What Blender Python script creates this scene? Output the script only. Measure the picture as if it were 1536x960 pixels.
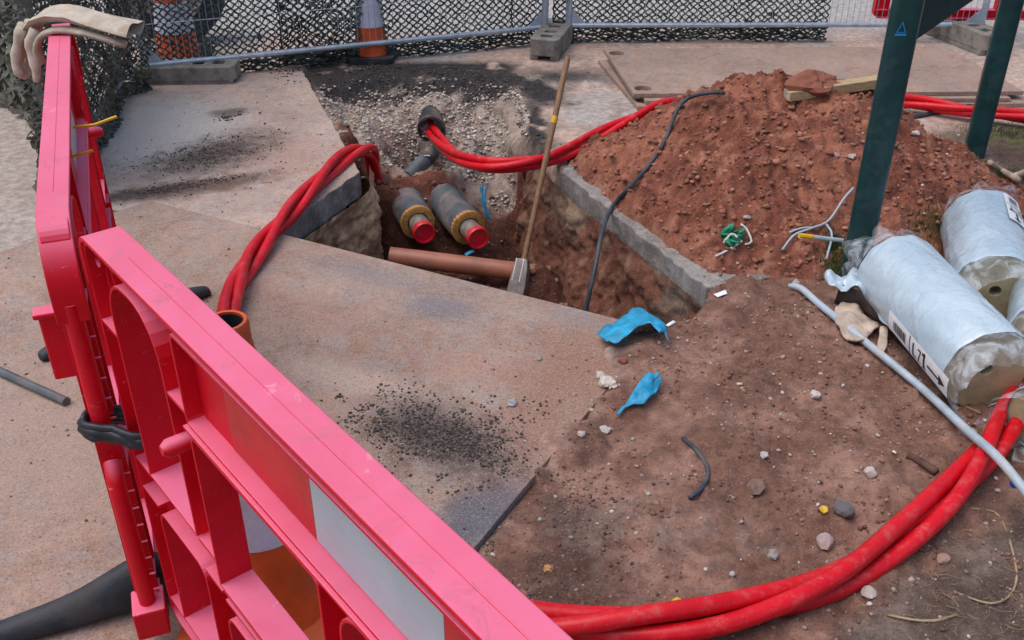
import bpy, bmesh, math, random
import numpy as np
from mathutils import Vector, Matrix
from mathutils.geometry import delaunay_2d_cdt
random.seed(7); np.random.seed(7)
for o in list(bpy.data.objects): bpy.data.objects.remove(o)
scene = bpy.context.scene
C = scene.collection
# ------------------------------------------------------------------ camera, sky, sun, exposure
CAM_H, PITCH, FPX = 1.75, math.radians(31), 1500.0
cam = bpy.data.cameras.new('camera'); cam.sensor_width = 36; cam.lens = 36*FPX/1536
cam.clip_start = .02; cam.clip_end = 3000
camo = bpy.data.objects.new('camera', cam); C.objects.link(camo)
camo.location = (0, 0, CAM_H); camo.rotation_euler = (math.pi/2-PITCH, 0, 0)
scene.camera = camo
SUN_EL, SUN_AZ = math.radians(68), math.radians(-100)      # azimuth from +Y, negative = left
w = bpy.data.worlds.new('World'); scene.world = w; w.use_nodes = True
nt = w.node_tree; nt.nodes.clear()
sky = nt.nodes.new('ShaderNodeTexSky'); sky.sky_type = 'NISHITA'; sky.sun_disc = False
sky.sun_elevation = SUN_EL; sky.sun_rotation = SUN_AZ
sky.air_density = 1.0; sky.dust_density = 4.0; sky.ozone_density = 1.0
bg = nt.nodes.new('ShaderNodeBackground'); bg.inputs['Strength'].default_value = .15
wo = nt.nodes.new('ShaderNodeOutputWorld')
nt.links.new(sky.outputs[0], bg.inputs[0]); nt.links.new(bg.outputs[0], wo.inputs[0])
sl = bpy.data.lights.new('sun', 'SUN'); sl.energy = .85; sl.angle = math.radians(60); sl.color = (1, .98, .95)
so = bpy.data.objects.new('sun', sl); C.objects.link(so)
sd = Vector((math.sin(SUN_AZ)*math.cos(SUN_EL), math.cos(SUN_AZ)*math.cos(SUN_EL), math.sin(SUN_EL)))
so.rotation_euler = (-sd).to_track_quat('-Z', 'Y').to_euler(); so.location = sd*20
vs = scene.view_settings; vs.view_transform = 'Standard'; vs.look = 'None'; vs.gamma = 1; vs.use_curve_mapping = False
vs.exposure = .32

# ------------------------------------------------------------------ layout helper: where a sight line meets a level z (survey of the photo)
def gp(px, py, z=0.):
    u = (px-768)/FPX; v = (480-py)/FPX
    dx, dy, dz = u, math.cos(PITCH)+v*math.sin(PITCH), -math.sin(PITCH)+v*math.cos(PITCH)
    t = (z-CAM_H)/dz
    return (dx*t, dy*t)
def g3(px, py, z=0., up=0.):
    a = gp(px, py, z); return Vector((a[0], a[1], z+up))
def atY(px, py, Y):
    u = (px-768)/FPX; v = (480-py)/FPX
    dx, dy, dz = u, math.cos(PITCH)+v*math.sin(PITCH), -math.sin(PITCH)+v*math.cos(PITCH)
    t = Y/dy; return Vector((dx*t, Y, CAM_H+dz*t))

# ------------------------------------------------------------------ noise
def _h(ix, iy, s):
    n = (ix.astype(np.int64)*374761393 + iy.astype(np.int64)*668265263 + s*1274126177) & 0xffffffff
    n = ((n ^ (n >> 13))*1274126177) & 0xffffffff
    return ((n ^ (n >> 16)) & 0xffff)/65535.
def vn(x, y, s=0):
    x = np.asarray(x, float); y = np.asarray(y, float)
    ix = np.floor(x); iy = np.floor(y); fx = x-ix; fy = y-iy
    fx = fx*fx*(3-2*fx); fy = fy*fy*(3-2*fy)
    a = _h(ix, iy, s); b = _h(ix+1, iy, s); c = _h(ix, iy+1, s); d = _h(ix+1, iy+1, s)
    return (a*(1-fx)+b*fx)*(1-fy)+(c*(1-fx)+d*fx)*fy
def fbm(x, y, f=1., o=4, s=0, g=.5):
    r = 0; a = 1; t = 0
    for k in range(o):
        r = r+a*(vn(x*f+17.3*k, y*f-9.1*k, s+k)-.5); t += a; a *= g; f *= 2.03
    return r/t*2
def sstep(a, b, x):
    t = np.clip((x-a)/(b-a), 0, 1); return t*t*(3-2*t)
def sdpoly(x, y, P):           # signed distance, positive inside
    x = np.asarray(x, float); y = np.asarray(y, float)
    d = np.full(x.shape, 1e9); ins = np.zeros(x.shape, bool)
    for i in range(len(P)):
        ax, ay = P[i]; bx, by = P[(i+1) % len(P)]
        ex, ey = bx-ax, by-ay; wx, wy = x-ax, y-ay
        t = np.clip((wx*ex+wy*ey)/(ex*ex+ey*ey), 0, 1)
        d = np.minimum(d, (wx-ex*t)**2+(wy-ey*t)**2)
        c = ((ay > y) != (by > y)) & (x < (bx-ax)*(y-ay)/((by-ay) if by != ay else 1e-9)+ax)
        ins ^= c
    d = np.sqrt(d); return np.where(ins, d, -d)

# ------------------------------------------------------------------ mesh helpers
class MB:
    def __init__(s): s.v = []; s.f = []
    def add(s, vs, fs):
        k = len(s.v); s.v += [tuple(v) for v in vs]; s.f += [tuple(i+k for i in f) for f in fs]; return s
    def box(s, c, d, M=None, taper=1.):
        x, y, z = d[0]/2, d[1]/2, d[2]/2; c = Vector(c)
        p = [Vector((sx*x*(taper if sz > 0 else 1), sy*y*(taper if sz > 0 else 1), sz*z)) for sz in (-1, 1) for sy in (-1, 1) for sx in (-1, 1)]
        if M is not None: p = [M @ q for q in p]
        return s.add([c+q for q in p], [(0, 2, 3, 1), (4, 5, 7, 6), (0, 1, 5, 4), (2, 6, 7, 3), (0, 4, 6, 2), (1, 3, 7, 5)])
    def tube(s, path, r, n=10, cap=True, squash=None):
        P = [Vector(p) for p in path]; m = len(P); rr = r if hasattr(r, '__len__') else [r]*m
        T = [(P[min(i+1, m-1)]-P[max(i-1, 0)]).normalized() for i in range(m)]
        a = Vector((0, 0, 1)) if abs(T[0].z) < .9 else Vector((1, 0, 0))
        N = (a-T[0]*a.dot(T[0])).normalized(); vs = []
        for i in range(m):
            N = (N-T[i]*N.dot(T[i])).normalized(); B = T[i].cross(N)
            q = squash if squash else 1.
            vs += [P[i]+rr[i]*(N*math.cos(2*math.pi*k/n)*q+B*math.sin(2*math.pi*k/n)) for k in range(n)]
        fs = [(i*n+k, i*n+(k+1) % n, (i+1)*n+(k+1) % n, (i+1)*n+k) for i in range(m-1) for k in range(n)]
        if cap: fs += [tuple(range(n))[::-1], tuple((m-1)*n+k for k in range(n))]
        return s.add(vs, fs)
    def lathe(s, prof, o=(0, 0, 0), M=None, n=24, closed=False):
        o = Vector(o); vs = []
        for (r, z) in prof:
            for k in range(n):
                q = Vector((r*math.cos(2*math.pi*k/n), r*math.sin(2*math.pi*k/n), z))
                vs.append(o+(M @ q if M is not None else q))
        m = len(prof)
        fs = [(i*n+k, i*n+(k+1) % n, (i+1)*n+(k+1) % n, (i+1)*n+k) for i in range(m-1) for k in range(n)]
        if closed: fs += [((m-1)*n+k, (m-1)*n+(k+1) % n, (k+1) % n, k) for k in range(n)]
        return s.add(vs, fs)
    def build(s, name, mat, parent=None, smooth=False, bevel=0., loc=None):
        me = bpy.data.meshes.new(name); me.from_pydata(s.v, [], s.f); me.update()
        return link(name, me, mat, parent, smooth, bevel)
def link(name, me, mat, parent=None, smooth=False, bevel=0.):
    o = bpy.data.objects.new(name, me); C.objects.link(o)
    if mat is not None and len(me.materials) == 0: me.materials.append(mat)
    if parent is not None: o.parent = parent
    if bevel:
        b = o.modifiers.new('bevel', 'BEVEL'); b.width = bevel; b.segments = 2; b.limit_method = 'ANGLE'; b.angle_limit = .7
    if smooth:
        me.polygons.foreach_set('use_smooth', [True]*len(me.polygons))
        if smooth == 'auto':
            bm = bmesh.new(); bm.from_mesh(me)
            for e in bm.edges:
                if len(e.link_faces) == 2 and e.calc_face_angle() > .6: e.smooth = False
            bm.to_mesh(me); bm.free()
    return o
def flat(name, loops, thick, mat, parent=None, bevel=0., M=None):
    """outline loops (first outer, others holes) in XY extruded by thick, centred on z=0; M places it"""
    vs_, es, k = [], [], 0
    for Lp in loops:
        q = [Lp[i] for i in range(len(Lp)) if (Vector(Lp[i])-Vector(Lp[i-1])).length > 1e-5]; n = len(q)
        vs_ += [Vector(x) for x in q]; es += [(k+i, k+(i+1) % n) for i in range(n)]; k += n
    ov, oe, of, *_ = delaunay_2d_cdt(vs_, es, [], 0, 1e-6)
    cx = np.array([sum(ov[i].x for i in f)/3 for f in of]); cy = np.array([sum(ov[i].y for i in f)/3 for f in of]); par = np.zeros(len(of), int)
    for Lp in loops: par += sdpoly(cx, cy, Lp) > 0
    of = [f for f, q in zip(of, par) if q == 1]
    ed = {}
    for f in of:
        for i in range(len(f)):
            e = (f[i], f[(i+1) % len(f)]); ed[e] = ed.get(e, 0)+1
    n = len(ov); h = thick/2
    vv = [(p.x, p.y, -h) for p in ov]+[(p.x, p.y, h) for p in ov]
    ff = [tuple(f)[::-1] for f in of]+[tuple(i+n for i in f) for f in of]+[(a_, b_, b_+n, a_+n) for (a_, b_) in ed if (b_, a_) not in ed]
    me = bpy.data.meshes.new(name); me.from_pydata(vv, [], ff)
    if M is not None: me.transform(M)
    me.update(); return link(name, me, mat, parent, False, bevel)
def empty(name, loc, rz=0.):
    o = bpy.data.objects.new(name, None); C.objects.link(o); o.location = loc; o.rotation_euler = (0, 0, rz); o.empty_display_size = .1
    return o
def tag(o, label=None, cat=None, group=None, kind=None):
    if label: o['label'] = label
    if cat: o['category'] = cat
    if group: o['group'] = group
    if kind: o['kind'] = kind
    return o
def catmull(pts, step=.03):
    P = [Vector(p) for p in pts]; P = [2*P[0]-P[1]]+P+[2*P[-1]-P[-2]]; out = []
    for i in range(1, len(P)-2):
        n = max(2, int((P[i+1]-P[i]).length/step))
        for k in range(n):
            t = k/n; a, b, c, d = P[i-1:i+3]
            out.append(.5*((2*b)+(c-a)*t+(2*a-5*b+4*c-d)*t*t+(3*b-a-3*c+d)*t**3))
    out.append(P[-2]); return out
def rrect(x0, y0, x1, y1, r, n=5):
    o = []
    for cx, cy, a in ((x1-r, y1-r, 0), (x0+r, y1-r, 90), (x0+r, y0+r, 180), (x1-r, y0+r, 270)):
        o += [(cx+r*math.cos(math.radians(a+90*k/n)), cy+r*math.sin(math.radians(a+90*k/n))) for k in range(n+1)]
    return o
def ell(cx, cy, a, b, n=20): return [(cx+a*math.cos(2*math.pi*k/n), cy+b*math.sin(2*math.pi*k/n)) for k in range(n)]

# ------------------------------------------------------------------ materials
def srgb(r, g, b):
    f = lambda c: (c/255/12.92 if c/255 <= .04045 else ((c/255+.055)/1.055)**2.4)
    return (f(r), f(g), f(b), 1)
class NM:
    def __init__(s, name, rough=.7, metal=0., spec=.5):
        s.m = bpy.data.materials.new(name); s.m.use_nodes = True; s.t = s.m.node_tree; s.n = s.t.nodes
        s.b = s.n['Principled BSDF']; s.b.inputs['Roughness'].default_value = rough; s.b.inputs['Metallic'].default_value = metal
        s.b.inputs['Specular IOR Level'].default_value = spec
        s.co = s.n.new('ShaderNodeTexCoord'); s.geo = s.n.new('ShaderNodeNewGeometry'); s.bumps = None
    def L(s, a, b): s.t.links.new(a, b)
    def noise(s, scale, detail=4, rough=.6, dist=0., src='Object', stretch=None):
        n = s.n.new('ShaderNodeTexNoise'); n.inputs['Scale'].default_value = scale; n.inputs['Detail'].default_value = detail
        n.inputs['Roughness'].default_value = rough; n.inputs['Distortion'].default_value = dist
        v = s.co.outputs[src] if src != 'pos' else s.geo.outputs['Position']
        if stretch:
            m = s.n.new('ShaderNodeMapping'); m.inputs['Scale'].default_value = stretch; s.L(v, m.inputs[0]); v = m.outputs[0]
        s.L(v, n.inputs['Vector']); return n.outputs['Fac']
    def ramp(s, x, a, b, c0=0., c1=1.):
        r = s.n.new('ShaderNodeMapRange'); r.interpolation_type = 'SMOOTHSTEP'
        r.inputs[1].default_value = a; r.inputs[2].default_value = b; r.inputs[3].default_value = c0; r.inputs[4].default_value = c1
        s.L(x, r.inputs[0]); return r.outputs[0]
    def math(s, op, a, b=None):
        m = s.n.new('ShaderNodeMath'); m.operation = op; m.use_clamp = op in ('ADD', 'SUBTRACT')
        for i, q in enumerate((a, b)):
            if q is None: continue
            if isinstance(q, (int, float)): m.inputs[i].default_value = q
            else: s.L(q, m.inputs[i])
        return m.outputs[0]
    def mix(s, f, a, b, mode='MIX'):
        m = s.n.new('ShaderNodeMix'); m.data_type = 'RGBA'; m.blend_type = mode
        for i, q in ((0, f), (6, a), (7, b)):
            if isinstance(q, (int, float)): m.inputs[i].default_value = q
            elif isinstance(q, tuple): m.inputs[i].default_value = q
            else: s.L(q, m.inputs[i])
        return m.outputs[2]
    def attr(s, name='Col'):
        a = s.n.new('ShaderNodeAttribute'); a.attribute_name = name; return a
    def blob(s, c, r, ang=0., soft=.5, nz=None):
        """0..1 mask round a place (metres, object coordinates), torn by noise"""
        m = s.n.new('ShaderNodeMapping'); m.vector_type = 'TEXTURE'; m.inputs['Location'].default_value = (c[0], c[1], 0); m.inputs['Rotation'].default_value = (0, 0, ang)
        m.inputs['Scale'].default_value = (r[0], r[1], 1000)
        s.L(s.co.outputs['Object'], m.inputs[0]); l = s.n.new('ShaderNodeVectorMath'); l.operation = 'LENGTH'; s.L(m.outputs[0], l.inputs[0])
        d = l.outputs['Value']
        if nz is not None:
            k = s.n.new('ShaderNodeMath'); k.operation = 'MULTIPLY_ADD'; s.L(nz, k.inputs[0]); k.inputs[1].default_value = 1.6; k.inputs[2].default_value = -.8
            e = s.n.new('ShaderNodeMath'); e.operation = 'ADD'; s.L(d, e.inputs[0]); s.L(k.outputs[0], e.inputs[1]); d = e.outputs[0]
        return s.ramp(d, 1-soft, 1+soft*.3, 1., 0.)
    def color(s, c):
        if isinstance(c, tuple): s.b.inputs['Base Color'].default_value = c
        else: s.L(c, s.b.inputs['Base Color'])
    def rough(s, x): s.L(x, s.b.inputs['Roughness'])
    def bump(s, h, strength=.5, dist=.01):
        b = s.n.new('ShaderNodeBump'); b.inputs['Strength'].default_value = strength; b.inputs['Distance'].default_value = dist
        s.L(h, b.inputs['Height'])
        if s.bumps is not None: s.L(s.bumps, b.inputs['Normal'])
        s.bumps = b.outputs[0]; s.L(s.bumps, s.b.inputs['Normal'])
def simple(name, c, rough=.6, metal=0., var=.25, scale=20., dust=None, dustamt=.4, bump=.15, bdist=.003, spec=.5, dscale=6.):
    k = NM(name, rough, metal, spec); n = k.noise(scale, 5, .65)
    c2 = tuple(q*(1-var) for q in c[:3])+(1,); c3 = tuple(min(1, q*(1+var)) for q in c[:3])+(1,)
    col = k.mix(k.ramp(n, .3, .7), c2, c3)
    if dust is not None:
        d = k.math('MULTIPLY', k.ramp(k.noise(dscale, 6, .7, .4), .48, .66), dustamt)
        col = k.mix(d, col, dust); k.rough(k.ramp(d, 0, .5, rough, .9))
    k.color(col)
    if bump: k.bump(k.noise(scale*6, 4, .7), bump, bdist)
    return k.m
DUST = srgb(176, 140, 122); SOIL = srgb(124, 70, 54)

def plastic_barrier():
    k = NM('red_barrier_plastic', .48, 0, .28)
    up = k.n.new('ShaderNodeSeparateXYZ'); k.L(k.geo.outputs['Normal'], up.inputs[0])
    n = k.noise(5, 5, .65, .5); fine = k.noise(160, 3, .7)
    base = k.mix(k.ramp(n, .3, .7), (.56, .002, .012, 1), (.68, .004, .020, 1))
    # red turns to paler pink the more a face points upward
    top_pink = k.math('MULTIPLY', k.ramp(up.outputs[2], .25, .95), k.ramp(n, .2, .75, .72, 1.0))
    col = k.mix(top_pink, base, (.76, .165, .28, 1))
    scr = k.ramp(k.noise(26, 3, .5, 1.2, stretch=(.6, 1, 3)), .69, .74)
    col = k.mix(k.math('MULTIPLY', scr, .35), col, (.8, .42, .46, 1))
    dirt = k.math('MULTIPLY', k.ramp(k.noise(9, 6, .8, .6), .56, .70), .30)
    col = k.mix(dirt, col, (.25, .11, .09, 1))
    grim = k.math('MULTIPLY', k.math('MULTIPLY', k.ramp(up.outputs[2], .5, .95), k.ramp(k.noise(16, 6, .8, .8), .56, .68)), .30)
    col = k.mix(grim, col, (.33, .20, .17, 1))
    sc2 = k.math('MULTIPLY', k.ramp(k.noise(55, 4, .7, 1.5, stretch=(.25, 1, 1)), .66, .70), .45); col = k.mix(sc2, col, (.34, .14, .15, 1))
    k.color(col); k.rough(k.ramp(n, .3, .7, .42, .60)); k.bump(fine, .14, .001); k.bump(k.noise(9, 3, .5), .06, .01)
    return k.m
M = {}
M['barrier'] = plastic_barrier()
M['sheet_red'] = simple('red_reflective_sheet', (.55, .008, .008, 1), .4, var=.15, scale=9, dust=(.4, .1, .08, 1), dustamt=.5)
M['sheet_white'] = simple('white_reflective_sheet', (.38, .47, .52, 1), .3, var=.10, scale=5, dust=(.45, .42, .42, 1), dustamt=.4)
M['rubber'] = simple('black_rubber', (.014, .019, .027, 1), .6, var=.4, scale=14, dust=(.13, .11, .10, 1), dustamt=.28, bump=.4, bdist=.004)
M['tape'] = simple('black_tape', (.014, .018, .026, 1), .45, var=.3, scale=30)
M['galv'] = simple('galvanised_steel', (.42, .50, .58, 1), .42, .55, var=.18, scale=25, dust=(.34, .32, .30, 1), dustamt=.4)
M['steel'] = simple('bare_steel', (.42, .41, .40, 1), .45, .6, var=.3, scale=40, dust=DUST, dustamt=.6)
M['bright'] = simple('bright_metal_strap', (.75, .78, .8, 1), .3, .8, var=.1)
M['block'] = simple('fence_foot_concrete', (.20, .185, .165, 1), .9, var=.35, scale=18, dust=(.36, .31, .27, 1), dustamt=.6, bump=.6, bdist=.006)
def hose_mat():
    k = NM('red_hose_plastic', .42, 0, .3); n = k.noise(7, 5, .6)
    col = k.mix(k.ramp(n, .3, .7), (.56, .004, .012, 1), (.68, .007, .018, 1))
    up = k.n.new('ShaderNodeSeparateXYZ'); k.L(k.geo.outputs['Normal'], up.inputs[0])
    d = k.math('MULTIPLY', k.ramp(k.noise(20, 7, .8, .2), .48, .70), k.ramp(up.outputs[2], -.2, .9, .05, .34)); col = k.mix(d, col, (.50, .24, .21, 1))
    sc = k.math('MULTIPLY', k.ramp(k.noise(110, 5, .8), .64, .70), .40); col = k.mix(sc, col, (.62, .42, .38, 1))
    mud = k.math('MULTIPLY', k.ramp(k.noise(12, 6, .8, .6), .62, .70), .45); col = k.mix(mud, col, (.30, .14, .11, 1))
    k.color(col); k.rough(k.ramp(d, 0, .5, .34, .8)); k.bump(k.noise(120, 4, .7), .2, .002); return k.m
M['hose'] = hose_mat()
M['cable'] = simple('black_cable', (.03, .045, .06, 1), .45, var=.3, scale=12, dust=(.2, .16, .14, 1), dustamt=.4)
M['conduit'] = simple('grey_conduit', (.38, .46, .52, 1), .4, var=.15, scale=12, dust=(.45, .36, .31, 1), dustamt=.5)
M['casing'] = simple('pipe_casing', (.085, .10, .115, 1), .55, var=.3, scale=10, dust=(.26, .18, .15, 1), dustamt=.8)
M['foam'] = simple('yellow_foam', (.46, .23, .055, 1), .95, var=.35, scale=40, dust=(.2, .10, .06, 1), dustamt=.5, bump=.6)
M['carrier'] = simple('carrier_pipe', (.24, .21, .19, 1), .55, .3, var=.3, scale=30, dust=(.3, .2, .16, 1), dustamt=.6)
M['cap'] = simple('red_cap', (.60, .008, .025, 1), .32, var=.12, scale=20, dust=(.28, .12, .09, 1), dustamt=.6, dscale=16)
M['clay'] = simple('brown_pipe', (.34, .125, .075, 1), .42, var=.18, scale=8, dust=(.30, .15, .11, 1), dustamt=.7)
M['duct'] = simple('black_duct', (.025, .028, .032, 1), .5, var=.3, dust=(.24, .18, .15, 1), dustamt=.5)
M['wood'] = None
def wood(name, c, st=(8, 8, 1)):
    k = NM(name, .65); n = k.noise(9, 5, .6, .8, stretch=st)
    k.color(k.mix(k.ramp(n, .3, .7), tuple(q*.6 for q in c[:3])+(1,), c)); k.bump(n, .3, .002); return k.m
M['handle'] = wood('handle_wood', (.30, .165, .085, 1)); M['batten'] = wood('batten_wood', (.52, .38, .20, 1), (2, 14, 14))
M['yellow'] = simple('yellow_tape', (.75, .42, .02, 1), .5, var=.15)
M['green'] = simple('dark_green_paint', (.004, .042, .044, 1), .34, var=.3, scale=9, dust=(.03, .06, .06, 1), dustamt=.4, dscale=10)
M['orange'] = simple('orange_cone_plastic', (.62, .085, .012, 1), .45, var=.2, scale=9, dust=(.35, .12, .06, 1), dustamt=.5)
M['sleeve'] = simple('white_cone_sleeve', (.55, .56, .66, 1), .4, var=.12, scale=14, dust=(.4, .36, .36, 1), dustamt=.4, bump=.5)
M['cloth'] = simple('canvas_cloth', (.50, .43, .34, 1), .95, var=.2, scale=14, dust=(.36, .26, .17, 1), dustamt=.7, bump=.5, bdist=.003)
M['blue'] = simple('blue_glove', (.015, .30, .52, 1), .5, var=.3, scale=22, dust=(.26, .28, .28, 1), dustamt=.25, bump=.5, bdist=.004)
M['greencloth'] = simple('green_cloth', (.01, .22, .12, 1), .8, var=.4, scale=40)
M['string'] = simple('white_string', (.62, .58, .54, 1), .8, var=.2, scale=40)
M['net'] = simple('dark_green_net', (.042, .058, .050, 1), .8, var=.6, scale=3)
M['camo'] = simple('camouflage_net', (.10, .105, .080, 1), .85, var=.6, scale=7, dust=(.13, .085, .06, 1), dustamt=.8, dscale=3.5)
M['ctie'] = M['yellow']
M['tyre'] = M['rubber']
M['black'] = simple('black_print', (.012, .012, .014, 1), .6, var=.1)
M['paper'] = simple('white_label', (.78, .80, .82, 1), .5, var=.05)
M['foamtan'] = simple('insulation_foam', (.40, .33, .19, 1), .9, var=.2, scale=14, dust=(.3, .24, .15, 1), dustamt=.4, bump=.5)
M['sheetbrown'] = simple('dark_brown_sheet', (.045, .030, .028, 1), .45, var=.4, scale=14, dust=(.2, .15, .12, 1), dustamt=.5)
M['scrap'] = simple('torn_foam_scrap', (.46, .37, .30, 1), .85, var=.25, scale=12, dust=(.3, .2, .15, 1), dustamt=.5)
def wrap_mat():
    k = NM('white_plastic_wrap', .28, 0, .5)
    n = k.noise(3, 5, .6, .6); k.color(k.mix(k.ramp(n, .3, .7), (.40, .52, .61, 1), (.52, .63, .70, 1)))
    w1 = k.noise(7, 4, .55, 1.5, stretch=(1, 1, .22)); w2 = k.noise(30, 3, .5, 1., stretch=(1, 1, .35))
    k.bump(w1, .4, .03); k.bump(w2, .25, .006); k.bump(k.noise(16, 3, .5, 2.5, stretch=(1, 1, .15)), .35, .012); k.rough(k.ramp(n, .3, .7, .16, .36))
    k.b.inputs['Coat Weight'].default_value = .55; k.b.inputs['Coat Roughness'].default_value = .14
    return k.m
M['wrap'] = wrap_mat()
def film_mat():
    k = NM('clear_plastic_film', .18, 0, .6); k.color((.72, .80, .86, 1))
    n = k.noise(14, 4, .6, 1.2); k.bump(n, .7, .01)
    k.L(k.ramp(n, .38, .66, .06, .45), k.b.inputs['Alpha']); return k.m
M['film'] = film_mat()
def stone_mat():
    k = NM('loose_stone', .9); a = k.attr(); n = k.noise(60, 4, .7)
    k.color(k.mix(k.ramp(n, .3, .7), k.mix(.25, a.outputs['Color'], (.12, .08, .06, 1)), a.outputs['Color'])); k.bump(n, .5, .004); return k.m
M['stone'] = stone_mat()
def earth_mat():
    k = NM('earth_and_paving', .95, 0, .25); a = k.attr()
    n1 = k.noise(26, 6, .7, src='pos'); n2 = k.noise(150, 5, .75, src='pos'); n3 = k.noise(5, 5, .6, .3, src='pos')
    col = k.mix(k.ramp(n1, .25, .75), k.mix(1., a.outputs['Color'], (.62, .60, .60, 1), 'MULTIPLY'), k.mix(1., a.outputs['Color'], (1.35, 1.33, 1.30, 1), 'MULTIPLY'))
    col = k.mix(k.ramp(n3, .3, .7, 0., .3), col, k.mix(1., col, (.75, .70, .68, 1), 'MULTIPLY'))
    sp = k.math('MULTIPLY', k.ramp(n2, .56, .68), .6); col = k.mix(sp, col, (.42, .34, .30, 1))
    dk = k.math('MULTIPLY', k.ramp(n2, .44, .32), .75); col = k.mix(dk, col, (.05, .03, .025, 1))
    sl_ = k.ramp(a.outputs['Alpha'], 0, 1, .03, 1.)
    k.color(col); k.bump(k.math('MULTIPLY', n1, sl_), .5, .02); k.bump(k.math('MULTIPLY', n2, sl_), .7, .006); return k.m
M['earth'] = earth_mat()
def paving_mat(name, c0, c1, grey, blobs, rust=True, wear=.4, steel=None):
    """dirty concrete or dusty steel plate; blobs = [(centre, radii, angle, colour, amount, softness)]"""
    k = NM(name, .88, 0, .3)
    n1 = k.noise(2.3, 6, .65, .5); n2 = k.noise(13, 6, .7, .3); n3 = k.noise(170, 5, .8); n4 = k.noise(46, 5, .7)
    col = k.mix(k.ramp(n1, .32, .66), c0, c1)
    col = k.mix(k.ramp(n2, .42, .64, 0, wear*1.5), col, grey)
    col = k.mix(k.ramp(k.noise(6, 6, .75, 1.), .5, .64, 0., .5), col, k.mix(1., col, (.66, .56, .52, 1), 'MULTIPLY'))
    col = k.mix(k.ramp(n4, .35, .65, 0., .6), col, k.mix(1., col, (.72, .66, .62, 1), 'MULTIPLY'))
    for (c, r, a, cc, amt, soft) in blobs:
        m = k.math('MULTIPLY', k.blob(c, r, a, soft, n2), amt); col = k.mix(m, col, cc)
    col = k.mix(k.math('MULTIPLY', k.ramp(n3, .53, .66), .75), col, (.50, .42, .37, 1))
    col = k.mix(k.math('MULTIPLY', k.ramp(n3, .47, .34), .85), col, (.11, .075, .06, 1))
    k.color(col); k.bump(n2, .3, .014); k.bump(n4, .4, .006); k.bump(n3, .6, .004); return k.m

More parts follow.
